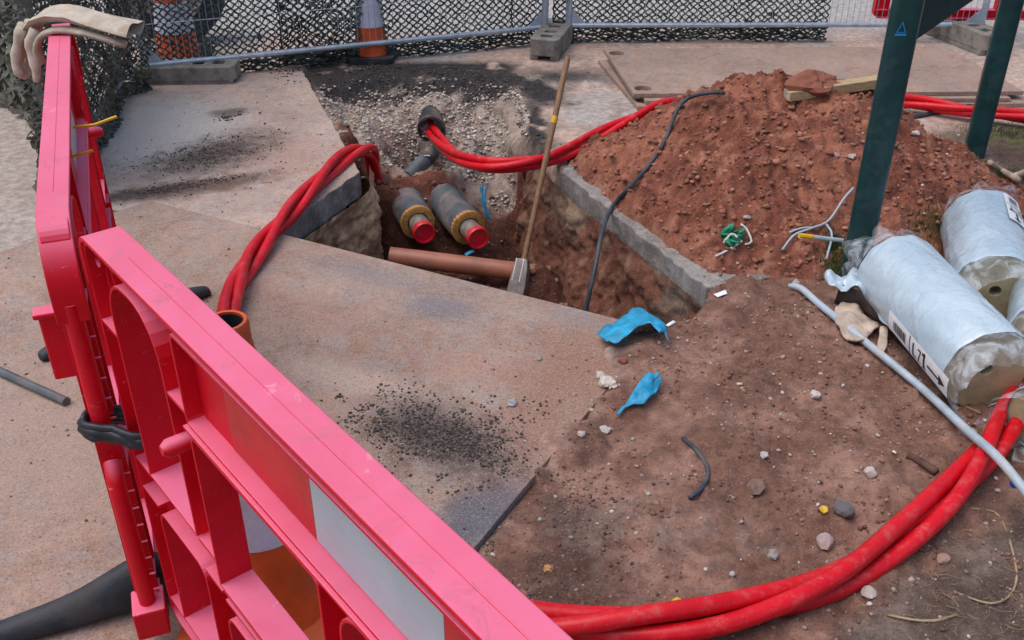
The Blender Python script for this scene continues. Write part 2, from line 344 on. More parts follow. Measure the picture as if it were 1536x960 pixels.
# ------------------------------------------------------------------ terrain functions
A = (-1.52, 3.85); B = (.48, 2.82)                      # far edge of the steel plate
SL = (-.68, 4.18)                                       # corner of the cut slab
PIT = [(-1.02, 3.30), (-.945, 3.57), (-.80, 3.90), (-.69, 4.18), (-.84, 4.60), (-1.02, 5.10), (-1.08, 5.42), (-.7, 5.60), (-.25, 5.52), (.02, 5.36), (.09, 5.0), (.08, 4.72), (.16, 4.4),
       (.23, 4.18), (.46, 3.66), (.69, 3.13), (.60, 2.92), (.44, 2.82), (.2, 2.75), (-.3, 2.95)]
def ground_z(x, y):
    x = np.asarray(x, float); y = np.asarray(y, float)
    wob = .035*fbm(x, y, 7, 3, 11)+.02*fbm(x, y, 22, 2, 12)
    d = sdpoly(x, y, PIT)+wob*sstep(4.0, 4.4, y)+.4*wob+.03*sstep(4.3, 4.2, y)
    prof = np.interp(y+.10*fbm(x, y, 3.5, 3, 5), [3.9, 4.25, 4.42, 4.55, 4.75, 4.9, 5.05, 5.4, 5.6], [-.46, -.465, -.47, -.42, -.32, -.24, -.13, -.05, -.02])
    wallw = .045+.10*sstep(4.3, 4.9, y)+.09*sstep(.35, .6, x)*sstep(3.2, 2.9, y)
    t = np.clip(d/wallw, 0, 1); t = t*t*(3-2*t)
    z = prof*t
    inside = sstep(.0, .06, d)
    lump = (.05*fbm(x, y, 8, 4, 21)+.022*fbm(x, y, 26, 3, 22))*inside
    lump = lump+.11*np.exp(-(((x+.50)/.16)**2+((y-4.66)/.13)**2))*inside-.10*np.exp(-(((x+.60)/.13)**2+((y-4.40)/.13)**2))*inside
    lump = lump-.12*np.exp(-(((x+.50)/.13)**2+((y-4.92)/.06)**2))*inside-.10*np.exp(-(((x-.02)/.10)**2+((y-4.42)/.14)**2))*inside
    lump = lump-.16*np.exp(-(((x+.73)/.06)**2+((y-4.50)/.06)**2))*inside
    lump = lump+.22*np.exp(-(((x+.49)/.11)**2+((y-4.47)/.07)**2))*inside+.10*np.exp(-(((x+.33)/.13)**2+((y-4.70)/.08)**2))*inside
    lump = lump+.12*np.exp(-(((x+.43)/.15)**2+((y-5.20)/.10)**2))*inside+.09*np.exp(-(((x+.22)/.07)**2+((y-4.88)/.10)**2))*inside
    lump = lump+.17*np.exp(-((x+.74+.12*(y-4.5))/.12)**2)*sstep(4.30, 4.55, y)*sstep(5.2, 4.8, y)*inside
    lump = lump+.10*np.exp(-(((x-.12)/.10)**2+((y-3.95)/.10)**2))*inside
    z = z+lump
    dst = ((x+.68)*1.493+(y-4.18)*.523)/1.582        # metres right of the slab's long edge
    strip = -.055-.75*dst+.03*fbm(x, y, 14, 3, 23)-.25*np.exp(-(((x+.69)/.055)**2+((y-4.60)/.055)**2))
    z = np.where((d > .01) & (dst > -.02) & (dst < .45), np.maximum(z, strip*sstep(4.36, 4.52, y)-2*(1-sstep(4.36, 4.52, y))), z)
    z = z-.05*np.exp(-(((x+.42)/.09)**2+((y-4.97)/.06)**2))*inside
    # loose soil over the near right
    soil = sstep(-.05, .25, (x-.48)*.875-(y-2.82)*(-.485)*-1*-1)*0
    e = (x-B[0])*.875+(y-B[1])*(-.485)                    # distance to the right of the plate's right edge
    m = sstep(.05, .35, e)*sstep(3.35, 3.0, y)*sstep(-.02, -.12, d)
    z = z+m*(.022+.018*fbm(x, y, 3, 3, 31)+.022*fbm(x, y, 12, 3, 32)+.010*np.abs(fbm(x, y, 24, 3, 35))+.009*fbm(x, y, 48, 2, 33))
    rim = np.exp(-((d+.09)/.07)**2)*sstep(.45, .7, x)*sstep(3.5, 3.2, y)
    z = z+rim*(.035+.03*fbm(x, y, 12, 3, 34))
    o = sstep(.0, -.05, d)
    z = z+o*.0012*fbm(x, y, 30, 3, 41)*sstep(9, 7, y)
    # crumbled tarmac round the far rim
    ra = np.exp(-((d+.08)/.11)**2)*sstep(4.9, 5.3, y)
    z = z+ra*(.02+.03*fbm(x, y, 20, 3, 43))
    # keep the ground under slabs and plate out of sight
    return z
CON = np.array(srgb(188, 164, 150)[:3]); GREY = np.array(srgb(168, 162, 156)[:3]); SOI = np.array([.165, .062, .040]); DSOI = np.array([.085, .030, .019])
GRAV = np.array([.42, .345, .295]); TAN = np.array([.34, .20, .10]); ASPH = np.array([.042, .039, .041]); FAR = np.array([.40, .40, .385]); DARKSOIL = np.array([.115, .078, .062]); LSOI = np.array([.33, .19, .145])
def lerp(a, b, t): return a*(1-t[..., None])+b*t[..., None]
def ground_col(x, y, z):
    n = fbm(x, y, 2.2, 4, 51); n2 = fbm(x, y, 9, 4, 52); n3 = fbm(x, y, 30, 3, 53)
    c = np.broadcast_to(CON, x.shape+(3,)).copy()
    c = lerp(c, GREY, sstep(-.2, .5, n))
    c = lerp(c, np.array([.29, .215, .18]), sstep(.1, .55, n2)*.6)
    # left road
    c = lerp(c, np.array(srgb(168, 160, 154)[:3]), sstep(-1.55, -1.75, x+.12*n2)*.85)
    c = lerp(c, FAR, sstep(6.25, 6.8, y+.15*n)*.95)
    # near right soil
    e = (x-B[0])*.875+(y-B[1])*(-.485)
    m = sstep(-.16, .04, e+.08*n2)*sstep(3.55, 3.2, y+.1*n2)
    s = lerp(np.broadcast_to(LSOI, x.shape+(3,)), np.array([.20, .105, .076]), sstep(-.4, .4, n2+.5*n))
    s = lerp(s, np.array([.27, .19, .155]), sstep(.05, .45, -n+.5*n3-1.2*np.hypot((x-.38)/.5, (y-1.85)/.45)+.85))
    c = lerp(c, s, m)
    # dark damp patches close to the plate's lower edge
    c = lerp(c, np.array([.085, .045, .034]), np.exp(-(((x-.12)/.12)**2+((y-1.72)/.16)**2))*sstep(-.2, .2, n2+.2)*.9)
    c = lerp(c, np.array([.075, .06, .055]), np.exp(-(((x-.15)/.07)**2+((y-2.02)/.16)**2))*sstep(-.1, .3, n2+.1)*.8)
    # grey-brown ground beyond the hose
    q = sstep(0, .12, (x-.75)*.6-(y-1.70)*.80-.05+.06*n2)*sstep(.3, .5, x)
    c = lerp(c, lerp(np.broadcast_to(DARKSOIL, x.shape+(3,)), np.array([.20, .155, .13]), sstep(-.2, .5, n2)), q*m)
    # right side beyond the posts
    r = sstep(1.9, 2.3, x+.15*n2)*sstep(5.0, 4.6, y+.1*n2)*sstep(3.0, 3.4, y)
    c = lerp(c, np.array([.12, .08, .062]), r)
    gr = np.exp(-(((x-2.42)/.20)**2+((y-4.62)/.10)**2))+np.exp(-(((x-1.72)/.16)**2+((y-3.62)/.14)**2))
    c = lerp(c, np.array([.10, .13, .035]), np.clip(gr, 0, 1)*sstep(-.2, .2, n3+.1))
    # the cut
    d = sdpoly(x, y, PIT)+.03*n2
    ins = sstep(-.01, .03, d)
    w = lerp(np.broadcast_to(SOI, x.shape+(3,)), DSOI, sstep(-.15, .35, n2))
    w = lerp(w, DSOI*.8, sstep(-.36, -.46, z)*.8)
    w = lerp(w, GRAV, sstep(4.62, 4.85, y+.18*n2-.12*n+.10*(x+.4)))
    w = lerp(w, np.array([.21, .13, .10]), sstep(4.55, 4.9, y)*sstep(.0, .5, n2)*.75)
    w = lerp(w, TAN, sstep(.12, .07, d+.03*n3)*sstep(4.30, 4.20, y)*sstep(-.58, -.66, x))
    w = lerp(w, np.array([.27, .15, .09]), sstep(.13, .04, d)*sstep(.2, .3, x)*sstep(-.3, .3, n2)*.8)
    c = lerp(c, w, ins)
    a = np.exp(-((d+.11+.05*n2)/.14)**2)*sstep(5.05, 5.35, y+.15*n2+.35*np.clip(x+.2, 0, .3))
    a = np.maximum(a, np.exp(-(((x-.10)/.12)**2+((y-4.75)/.55)**2))*sstep(-.3, .3, n2+.15)*(1-ins))
    a = np.maximum(a, .75*np.exp(-(((x-.28)/.35)**2+((y-5.62)/.16)**2))*sstep(-.35, .2, n2))
    a = np.maximum(a, sstep(5.24, 5.40, y+.10*n2-.05*n)*sstep(5.98, 5.80, y+.06*n2)*sstep(-1.28, -1.15, x)*sstep(.12, -.06, x+.06*n2)*sstep(-.55, .0, n2))
    c = lerp(c, ASPH, np.clip(a*1.25, 0, 1))
    soil = np.clip(np.maximum(np.maximum(m, ins), np.maximum(r, a)), 0, 1)
    return np.concatenate([np.clip(c, .005, .9), soil[..., None]], -1)
def grid_mesh(name, xs, ys, zf, cf, mat, keep=None, smooth=True, rough_walls=False):
    X, Y = np.meshgrid(xs, ys); Z = zf(X, Y); Cc = cf(X, Y, Z)
    if rough_walls:      # crumbly, bulging faces where the cut is steep
        gy, gx = np.gradient(Z, ys, xs); st = sstep(.7, 2.2, np.hypot(gx, gy))*(Z < -.02)
        a = X+.8*Y
        Cc[..., :3] = np.clip(Cc[..., :3]*(1+st*(.55*fbm(a, Z*1.3, 10, 4, 91)))[..., None], .004, .9)
        X = X+st*(.055*fbm(a, Z*1.2, 7, 4, 92)+.02*fbm(a, Z, 26, 2, 93)); Y = Y+st*.04*fbm(a, Z*1.2, 7, 3, 94)
    nx, ny = len(xs), len(ys)
    co = np.stack([X, Y, Z], -1).reshape(-1, 3)
    i = np.arange(nx*ny).reshape(ny, nx)
    q = np.stack([i[:-1, :-1], i[:-1, 1:], i[1:, 1:], i[1:, :-1]], -1).reshape(-1, 4)
    if keep is not None:
        kk = keep(X, Y, Z); kf = (kk[:-1, :-1] | kk[:-1, 1:] | kk[1:, 1:] | kk[1:, :-1]).reshape(-1); q = q[kf]
    return np_mesh(name, co, q, Cc.reshape(-1, Cc.shape[-1]), mat, smooth)
def np_mesh(name, co, q, col, mat, smooth=False):
    used = np.zeros(len(co), bool); used[q.ravel()] = True
    rm = np.cumsum(used)-1; co = co[used]; col = col[used] if col is not None else None; q = rm[q]
    k = q.shape[1]; me = bpy.data.meshes.new(name); me.vertices.add(len(co)); me.vertices.foreach_set('co', co.ravel())
    me.loops.add(q.size); me.loops.foreach_set('vertex_index', q.ravel().astype(np.int32)); me.polygons.add(len(q))
    me.polygons.foreach_set('loop_start', np.arange(0, q.size, k, dtype=np.int32)); me.polygons.foreach_set('loop_total', np.full(len(q), k, np.int32))
    if smooth: me.polygons.foreach_set('use_smooth', np.ones(len(q), bool))
    if col is not None:
        a = me.color_attributes.new('Col', 'FLOAT_COLOR', 'POINT'); a.data.foreach_set('color', (col if col.shape[1] == 4 else np.concatenate([col, np.ones((len(col), 1))], 1)).ravel().astype(np.float32))
    me.update(calc_edges=True); me.materials.append(mat)
    o = bpy.data.objects.new(name, me); C.objects.link(o); return o
far = np.array([10, 13, 18, 26, 40, 70, 140, 300, 700.])
xs = np.concatenate([-far[::-1], np.arange(-8, -2.6, .25), np.arange(-2.6, 2.75, .0135), np.arange(2.8, 8.1, .25), far])
ys = np.concatenate([-far[::-1], np.arange(-8, 1.0, .25), np.arange(1.0, 6.6, .0135), np.arange(6.7, 9.1, .15), far])
OV_PLATE = [A, B, (-.68, .75), (-3.1, .9), (-3.0, 2.25), (-1.95, 3.36)]
OV_SLABL = [(-.945, 3.57), SL, (-1.203, 5.673), (-2.2, 5.60), (-1.83, 3.85), (-1.5, 3.72)]
OV_SLABR = [(.222, 4.19), (.695, 3.125), (1.5, 3.35), (1.9, 4.6), (1.6, 5.0), (.42, 4.75)]
def gz_final(x, y):
    z = ground_z(x, y)
    for P in (OV_PLATE, OV_SLABL, OV_SLABR):
        dd = sdpoly(x, y, P); z = np.where(dd > .0, np.minimum(z, np.where(dd > .03, -.03, -.006)), z)
    e = (x-B[0])*.875+(y-B[1])*(-.485); n = fbm(x, y, 9, 4, 36)
    h = .036-.05*np.clip((-e-.02-.10*n)/.10, 0, 2)-.06*sstep(2.42, 2.20, y+.08*n)*sstep(.55, .15, fbm(x, y, 5, 3, 38)+.08)+.010*fbm(x, y, 25, 3, 37)
    h = np.where((e > .25) | (y > 2.86) | (y < 1.2), -1, np.where(e > .1, h-.3*(e-.1), h))
    return np.where(sdpoly(x, y, PIT) > -.03, z, np.maximum(z, h))
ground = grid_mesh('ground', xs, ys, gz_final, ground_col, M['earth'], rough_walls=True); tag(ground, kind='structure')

# ------------------------------------------------------------------ slabs and plates of the setting
def prism(name, poly, z0, z1, mat, bevel=.004, rough=0., seg=.05, seed=0, side=None):
    P = []
    rng = random.Random(seed)
    for i in range(len(poly)):
        a = Vector(poly[i]); b = Vector(poly[(i+1) % len(poly)]); n = max(1, int((b-a).length/seg)) if rough else 1
        for k in range(n):
            p = a.lerp(b, k/n)
            if rough and k: t = (b-a).normalized(); p = p+Vector((-t.y, t.x))*rng.uniform(-rough, rough)
            P.append(p)
    if sum(P[i].x*P[(i+1) % len(P)].y-P[(i+1) % len(P)].x*P[i].y for i in range(len(P))) < 0: P = P[::-1]
    n = len(P); mb = MB()
    mb.add([(p.x, p.y, z0) for p in P]+[(p.x, p.y, z1) for p in P], [tuple(range(n))[::-1], tuple(range(n, 2*n))]+[(i, (i+1) % n, n+(i+1) % n, n+i) for i in range(n)])
    o = mb.build(name, mat, bevel=bevel)
    if side is not None:
        o.data.materials.append(side)
        for f in o.data.polygons:
            if abs(f.normal.z) < .5: f.material_index = 1
    return o
cb = lambda px, py, z=0: gp(px, py, z)
M['slab'] = paving_mat('dirty_slab_concrete', srgb(202, 178, 164), srgb(182, 158, 146), srgb(178, 175, 172), [
    (cb(240, 200), (.45, .65), .3, srgb(186, 185, 184), .8, .6), (cb(430, 240), (.3, .35), .3, srgb(172, 130, 112), .4, .7),
    (cb(320, 235), (.46, .24), .9, (.085, .062, .054, 1), .95, .8), (cb(250, 290), (.50, .10), .35, (.085, .058, .048, 1), 1., .7), (cb(345, 172), (.12, .08), .3, (.09, .07, .06, 1), .85, .7), (cb(330, 280), (.30, .10), .5, (.16, .095, .07, 1), .8, .7)])
M['plate'] = paving_mat('dusty_steel_plate', srgb(184, 158, 143), srgb(158, 131, 116), srgb(158, 150, 146), [
    (cb(660, 470), (.16, .09), -.4, srgb(120, 120, 128), .7, .6), (cb(560, 420), (.30, .08), -.45, srgb(134, 128, 130), .6, .7), (cb(720, 780), (.20, .10), 1.0, (.12, .125, .15, 1), .9, .5), (cb(880, 490), (.16, .07), -.45, srgb(140, 132, 132), .6, .6),
    (cb(560, 590), (.35, .10), -.5, srgb(196, 172, 156), .6, .7), (cb(700, 560), (.3, .1), -.4, srgb(170, 128, 112), .45, .7), (cb(520, 640), (.3, .14), -.4, srgb(182, 150, 132), .5, .7), (cb(100, 650), (.6, .5), .2, srgb(166, 146, 134), .7, .6), (cb(860, 560), (.22, .42), -.52, srgb(148, 108, 90), .75, .8), (cb(790, 660), (.18, .30), -.52, srgb(150, 114, 98), .7, .8), (cb(480, 480), (.4, .14), -.5, srgb(160, 122, 104), .5, .8), (cb(640, 650), (.26, .17), -.5, (.09, .068, .06, 1), .92, .85), (cb(700, 690), (.18, .14), -.5, (.09, .068, .06, 1), .9, .85)])
M['slabcut'] = paving_mat('cut_concrete', srgb(146, 142, 138), srgb(112, 108, 106), srgb(168, 166, 162), [], wear=.6)
slab = prism('concrete_slab', OV_SLABL, -.105, .013, M['slab'], .005, .006, .05, 3, M['slabcut']); tag(slab, kind='structure')
slabr = prism('concrete_slab', OV_SLABR, -.10, .010, M['slabcut'], .006, .009, .04, 5); tag(slabr, kind='structure')
plate = prism('steel_plate', OV_PLATE, -.002, .022, M['plate'], .003); tag(plate, kind='structure')

def pit_wall(pts, zt, zb, colf, seed, lean=.06, amp=.05):
    P = catmull([(x, y, 0) for x, y in pts], .012); n = len(P); S = np.zeros(n)
    for i in range(1, n): S[i] = S[i-1]+(P[i]-P[i-1]).length
    N = []
    for i in range(n):
        t = (P[min(i+1, n-1)]-P[max(i-1, 0)]).normalized(); N.append((-t.y, t.x))
    m = 44; SS = np.repeat(S[:, None], m+1, 1); V = np.repeat(np.linspace(0, 1, m+1)[None], n, 0); zz = zt+(zb-zt)*V
    px = np.array([p.x for p in P])[:, None]; py = np.array([p.y for p in P])[:, None]; nx = np.array([q[0] for q in N])[:, None]; ny = np.array([q[1] for q in N])[:, None]
    f = .012+lean*V**1.5+amp*(fbm(SS, zz*1.2, 6, 4, seed)*.7+fbm(SS, zz, 22, 3, seed+3)*.35)*sstep(0, .15, V)+.012*np.abs(fbm(SS, zz, 50, 2, seed+5))
    co = np.stack([px+nx*f, py+ny*f, zz], -1).reshape(-1, 3); col = colf(SS, zz).reshape(-1, 3)
    i = np.arange(n*(m+1)).reshape(n, m+1); q = np.stack([i[:-1, :-1], i[:-1, 1:], i[1:, 1:], i[1:, :-1]], -1).reshape(-1, 4)
    return tag(np_mesh('pit_wall', co, q, col, M['earth'], True), kind='structure')
def col_left(S, z):
    n = fbm(S, z, 9, 4, 95); n2 = fbm(S, z, 30, 3, 96)
    c = lerp(np.broadcast_to(np.array([.62, .44, .27]), S.shape+(3,)), np.array([.40, .26, .155]), sstep(-.3, .5, n)); return lerp(c, np.array([.10, .05, .03]), sstep(.2, .6, n2)*.6)
def col_right(S, z):
    n = fbm(S, z, 6, 4, 97); n2 = fbm(S, z, 24, 3, 98)
    c = lerp(np.broadcast_to(np.array([.19, .078, .05]), S.shape+(3,)), np.array([.10, .037, .024]), sstep(-.3, .3, n))
    c = lerp(c, np.array([.34, .25, .18]), sstep(.0, .4, n+.3)*sstep(-.27, -.10, z)*.75); return lerp(c, np.array([.32, .20, .14]), sstep(.25, .6, n2)*.6)
pit_wall([(-.70, 4.52), (-.685, 4.36), (-.672, 4.19), (-.80, 3.88), (-.95, 3.55), (-1.02, 3.35)], -.09, -.52, col_left, 101, .03, .065)
pit_wall([(.62, 2.80), (.70, 3.02), (.685, 3.14), (.57, 3.40), (.45, 3.66), (.33, 3.93), (.225, 4.17), (.17, 4.36), (.10, 4.60)], -.06, -.52, col_right, 111, .10, .06)
# ------------------------------------------------------------------ spoil heap
def heap_z(x, y):
    x = np.asarray(x, float); y = np.asarray(y, float)
    wx = x+.07*fbm(x, y, 3, 3, 61); wy = y+.07*fbm(x, y, 3, 3, 62)
    rx = np.where(wx < 1.10, (1.10-wx)/.88, np.where(wx > 1.34, (wx-1.34)/.82, 0)); ry = np.where(wy < 4.25, (4.25-wy)/1.12, (wy-4.25)/.60)
    r = np.hypot(rx, ry); q = np.clip(1-r, -.25, 1)
    h = .48*np.where(q > 0, q**1.08, q)*(1+.10*fbm(x, y, 2.3, 2, 60))-.03*np.exp(-((r/.2)**2))
    r4 = np.hypot((wx-.62)/.42, (wy-3.85)/.62); h = np.maximum(h, .07*np.clip(1-r4, -.4, 1))
    r5 = np.hypot((wx-1.75)/.6, (wy-3.75)/.5); h = np.maximum(h, .12*np.clip(1-r5, -.2, 1))
    k = sstep(-.03, .05, h)
    h = h+k*(.06*fbm(x, y, 5, 4, 63)+.045*np.abs(fbm(x, y, 13, 3, 64))+.028*np.abs(fbm(x, y, 30, 3, 67))+.020*fbm(x, y, 44, 3, 65))
    dp = sdpoly(x, y, PIT)+.02*fbm(x, y, 16, 3, 66)
    return h-.012-.25*sstep(-.07, .02, dp)
def heap_col(x, y, z):
    n = fbm(x, y, 5, 4, 71); n2 = fbm(x, y, 18, 3, 72)
    c = lerp(np.broadcast_to(np.array([.33, .125, .078]), x.shape+(3,)), np.array([.20, .066, .040]), sstep(-.3, .35, n))
    c = lerp(c, np.array([.42, .185, .12]), sstep(.05, .5, n2)*.7); c = lerp(c, np.array([.12, .038, .024]), sstep(.1, .5, fbm(x, y, 11, 4, 73))*.65)
    return lerp(c, np.array([.34, .17, .115]), sstep(.10, .0, z)*sstep(-.2, .4, n2)*.6)
heap = grid_mesh('spoil_heap', np.arange(.15, 2.35, .012), np.arange(2.95, 5.0, .012), heap_z, heap_col, M['earth'], keep=lambda X, Y, Z: Z > -.03)
tag(heap, 'red-brown heap of dug soil piled beside the pit', 'soil heap')
def top_z(x, y):               # highest ground-like surface
    z = gz_final(x, y)
    for P, t in ((OV_PLATE, .022), (OV_SLABL, .013), (OV_SLABR, .010)): z = np.where(sdpoly(x, y, P) > 0, np.maximum(z, t), z)
    x = np.asarray(x, float); y = np.asarray(y, float)
    h = np.where((x > .16) & (x < 2.3) & (y > 2.96) & (y < 4.98) & (sdpoly(x, y, PIT) < -.004), heap_z(x, y), -9)
    return np.maximum(z, h)
def tz(x, y): return float(top_z(np.array([x]), np.array([y]))[0])

# ------------------------------------------------------------------ scattered rubble (uncountable)
def ico():
    t = (1+5**.5)/2
    v = np.array([(-1, t, 0), (1, t, 0), (-1, -t, 0), (1, -t, 0), (0, -1, t), (0, 1, t), (0, -1, -t), (0, 1, -t), (t, 0, -1), (t, 0, 1), (-t, 0, -1), (-t, 0, 1)], float)
    f = np.array([(0, 11, 5), (0, 5, 1), (0, 1, 7), (0, 7, 10), (0, 10, 11), (1, 5, 9), (5, 11, 4), (11, 10, 2), (10, 7, 6), (7, 1, 8), (3, 9, 4), (3, 4, 2), (3, 2, 6), (3, 6, 8), (3, 8, 9), (4, 9, 5), (2, 4, 11), (6, 2, 10), (8, 6, 7), (9, 8, 1)])
    return v/np.linalg.norm(v[0]), f
IV, IF = ico()
def rubble(name, X, Y, S, cols, sink=.25, jit=.28, flatz=.65, zoff=0., parent=None):
    rng = np.random.default_rng(len(X)+len(name)); n = len(X)
    Z = top_z(X, Y)+zoff
    V = IV[None]*(1+rng.uniform(-jit, jit, (n, 12, 1)))*np.stack([rng.uniform(.7, 1.3, n), rng.uniform(.7, 1.3, n), np.full(n, flatz)*rng.uniform(.7, 1.3, n)], -1)[:, None]
    a = rng.uniform(0, 6.28, n); ca, sa = np.cos(a)[:, None], np.sin(a)[:, None]
    V = np.stack([V[..., 0]*ca-V[..., 1]*sa, V[..., 0]*sa+V[..., 1]*ca, V[..., 2]], -1)*S[:, None, None]
    V[..., 0] += X[:, None]; V[..., 1] += Y[:, None]; V[..., 2] += (Z+S*(flatz-sink*2*flatz))[:, None]
    F = (IF[None]+12*np.arange(n)[:, None, None]).reshape(-1, 3)
    cl = np.asarray(cols)[rng.integers(0, len(cols), n)]*rng.uniform(.7, 1.25, (n, 1))
    o = np_mesh(name, V.reshape(-1, 3), F, np.repeat(np.clip(cl, 0, .85), 12, 0), M['stone'])
    if parent: o.parent = parent
    return o
R = np.random.default_rng(3)
def gauss(cx, cy, sx, sy, ang, n):
    p = R.normal(0, 1, (n, 2))*[sx, sy]; c, s = math.cos(ang), math.sin(ang)
    return cx+p[:, 0]*c-p[:, 1]*s, cy+p[:, 0]*s+p[:, 1]*c
# pale hardcore stones on the slope
X = R.uniform(-1.1, .25, 14001)[:14000]; Y = R.uniform(4.5, 5.6, 14000); d = sdpoly(X, Y, PIT); n2 = fbm(X, Y, 6, 3, 81)
k = (d > .0) & (Y+.10*n2+.10*R.normal(0, 1, len(Y)) < 5.36) & (Y+.3*n2+.12*(X+.4) > 4.78) & (sdpoly(X, Y, OV_SLABL) < -.01); X, Y = X[k], Y[k]
o = rubble('hardcore_gravel', X, Y, .0025+.009*R.random(len(X))**2.2, [(.56, .49, .42), (.50, .43, .37), (.42, .34, .28), (.62, .58, .53), (.34, .25, .2)], jit=.38); tag(o, 'pale broken hardcore stones on the far slope of the pit', 'gravel', kind='stuff')
# asphalt crumbs
xs_, ys_ = [], []
for (px, py, sx, sy, a, n) in ((640, 650, .15, .075, -.5, 900), (690, 690, .10, .07, -.5, 500), (560, 640, .09, .05, -.4, 180), (320, 235, .17, .10, .6, 650), (250, 288, .20, .025, .45, 420), (350, 180, .05, .03, .2, 60), (270, 265, .2, .12, .6, 120), (760, 640, .12, .08, 0, 120),
                               (600, 108, .35, .07, -.1, 700), (600, 122, .40, .10, -.1, 900), (740, 140, .08, .22, .3, 500), (790, 190, .04, .22, .2, 350), (830, 262, .02, .05, 0, 60), (880, 770, .05, .10, 0, 160), (835, 850, .10, .12, .5, 160)):
    c = gp(px, py); n = int(n*(4 if py > 160 and px < 800 else 3)); x_, y_ = gauss(c[0], c[1], sx, sy, a, n); kk = fbm(x_, y_, 11, 3, 86)+.35*R.random(n) > .0; x_, y_ = x_[kk], y_[kk]; xs_.append(x_); ys_.append(y_)
X = np.concatenate(xs_); Y = np.concatenate(ys_); k = (sdpoly(X, Y, PIT) < .09) | (Y > 5.28); X, Y = X[k], Y[k]
S = (.0008+.0044*R.random(len(X))**4.5)*np.where(Y > 4.6, 1.6, 1.)
o = rubble('asphalt_crumbs', X, Y, S, [(.045, .042, .045), (.03, .028, .03), (.075, .065, .06), (.10, .08, .07)]); tag(o, 'dark crumbs of broken asphalt strewn on plate, slab and pit rim', 'rubble', kind='stuff')
# soil clods and pebbles
X = R.uniform(.2, 2.3, 22000); Y = R.uniform(2.98, 4.9, 22000); h = heap_z(X, Y); k = (h > .005) & (sdpoly(X, Y, PIT) < -.02); X, Y = X[k], Y[k]
o = rubble('soil_clods', X, Y, .0014+.014*R.random(len(X))**8, [(.30, .115, .07), (.22, .075, .046), (.38, .165, .105), (.28, .105, .065)], sink=.42, jit=.42); tag(o, 'crumbly red soil clods covering the heap', 'soil', kind='stuff')
X = R.uniform(-.1, 1.6, 10000); Y = R.uniform(1.25, 3.25, 10000); e = (X-B[0])*.875+(Y-B[1])*(-.485); n2 = fbm(X, Y, 4, 3, 83)
k = (e > .0) & (sdpoly(X, Y, PIT) < -.01) & (n2 > -.25); X, Y = X[k], Y[k]
o = rubble('dirt_crumbs', X, Y, .0016+.006*R.random(len(X))**5, [(.21, .10, .07), (.29, .16, .115), (.16, .08, .058), (.38, .29, .24), (.18, .085, .06)], sink=.3); tag(o, 'brown soil crumbs scattered over the trodden dirt', 'soil', kind='stuff')
X = np.concatenate([R.uniform(-.1, 1.7, 700), R.uniform(.5, 2.3, 500)]); Y = np.concatenate([R.uniform(1.3, 3.2, 700), R.uniform(3.0, 4.8, 500)])
k = (sdpoly(X, Y, PIT) < -.02) & ((X-B[0])*.875+(Y-B[1])*(-.485) > -.05); X, Y = X[k], Y[k]
o = rubble('pebbles', X, Y, .002+.007*R.random(len(X))**4, [(.50, .45, .41), (.42, .33, .28), (.6, .57, .54), (.36, .28, .24)]); tag(o, 'small pale pebbles scattered through the dirt and heap', 'pebbles', kind='stuff')
X = R.uniform(-2.0, .4, 4500); Y = R.uniform(1.6, 5.4, 4500); k = (sdpoly(X, Y, PIT) < -.02) & ((sdpoly(X, Y, OV_PLATE) > .02) | (sdpoly(X, Y, OV_SLABL) > .02)); X, Y = X[k], Y[k]
o = rubble('plate_grit', X, Y, .0011+.0042*R.random(len(X))**6, [(.12, .09, .08), (.3, .23, .2), (.2, .12, .09), (.45, .38, .34)]); tag(o, 'loose grit strewn over the plate and slab', 'grit', kind='stuff')
X = R.uniform(-.9, .65, 1400); Y = R.uniform(2.9, 4.75, 1400); k = (sdpoly(X, Y, PIT) > .03) & (sdpoly(X, Y, OV_PLATE) < -.03); X, Y = X[k], Y[k]
o = rubble('pit_clods', X, Y, .003+.016*R.random(len(X))**4, [(.11, .042, .028), (.16, .065, .042), (.22, .11, .075), (.36, .29, .25)], sink=.35); tag(o, 'dark soil clods on the floor and sides of the pit', 'soil', kind='stuff')

def hit(px, py, up=0.):
    zz_ = np.arange(.55, -.56, -.006); x0, y0 = gp(px, py, 0.); x1_, y1_ = gp(px, py, .5)
    xx = x0+(x1_-x0)*zz_/.5; yy = y0+(y1_-y0)*zz_/.5; t = top_z(xx, yy); k = int(np.argmax(t >= zz_))
    return Vector((xx[k], yy[k], zz_[k]+up))
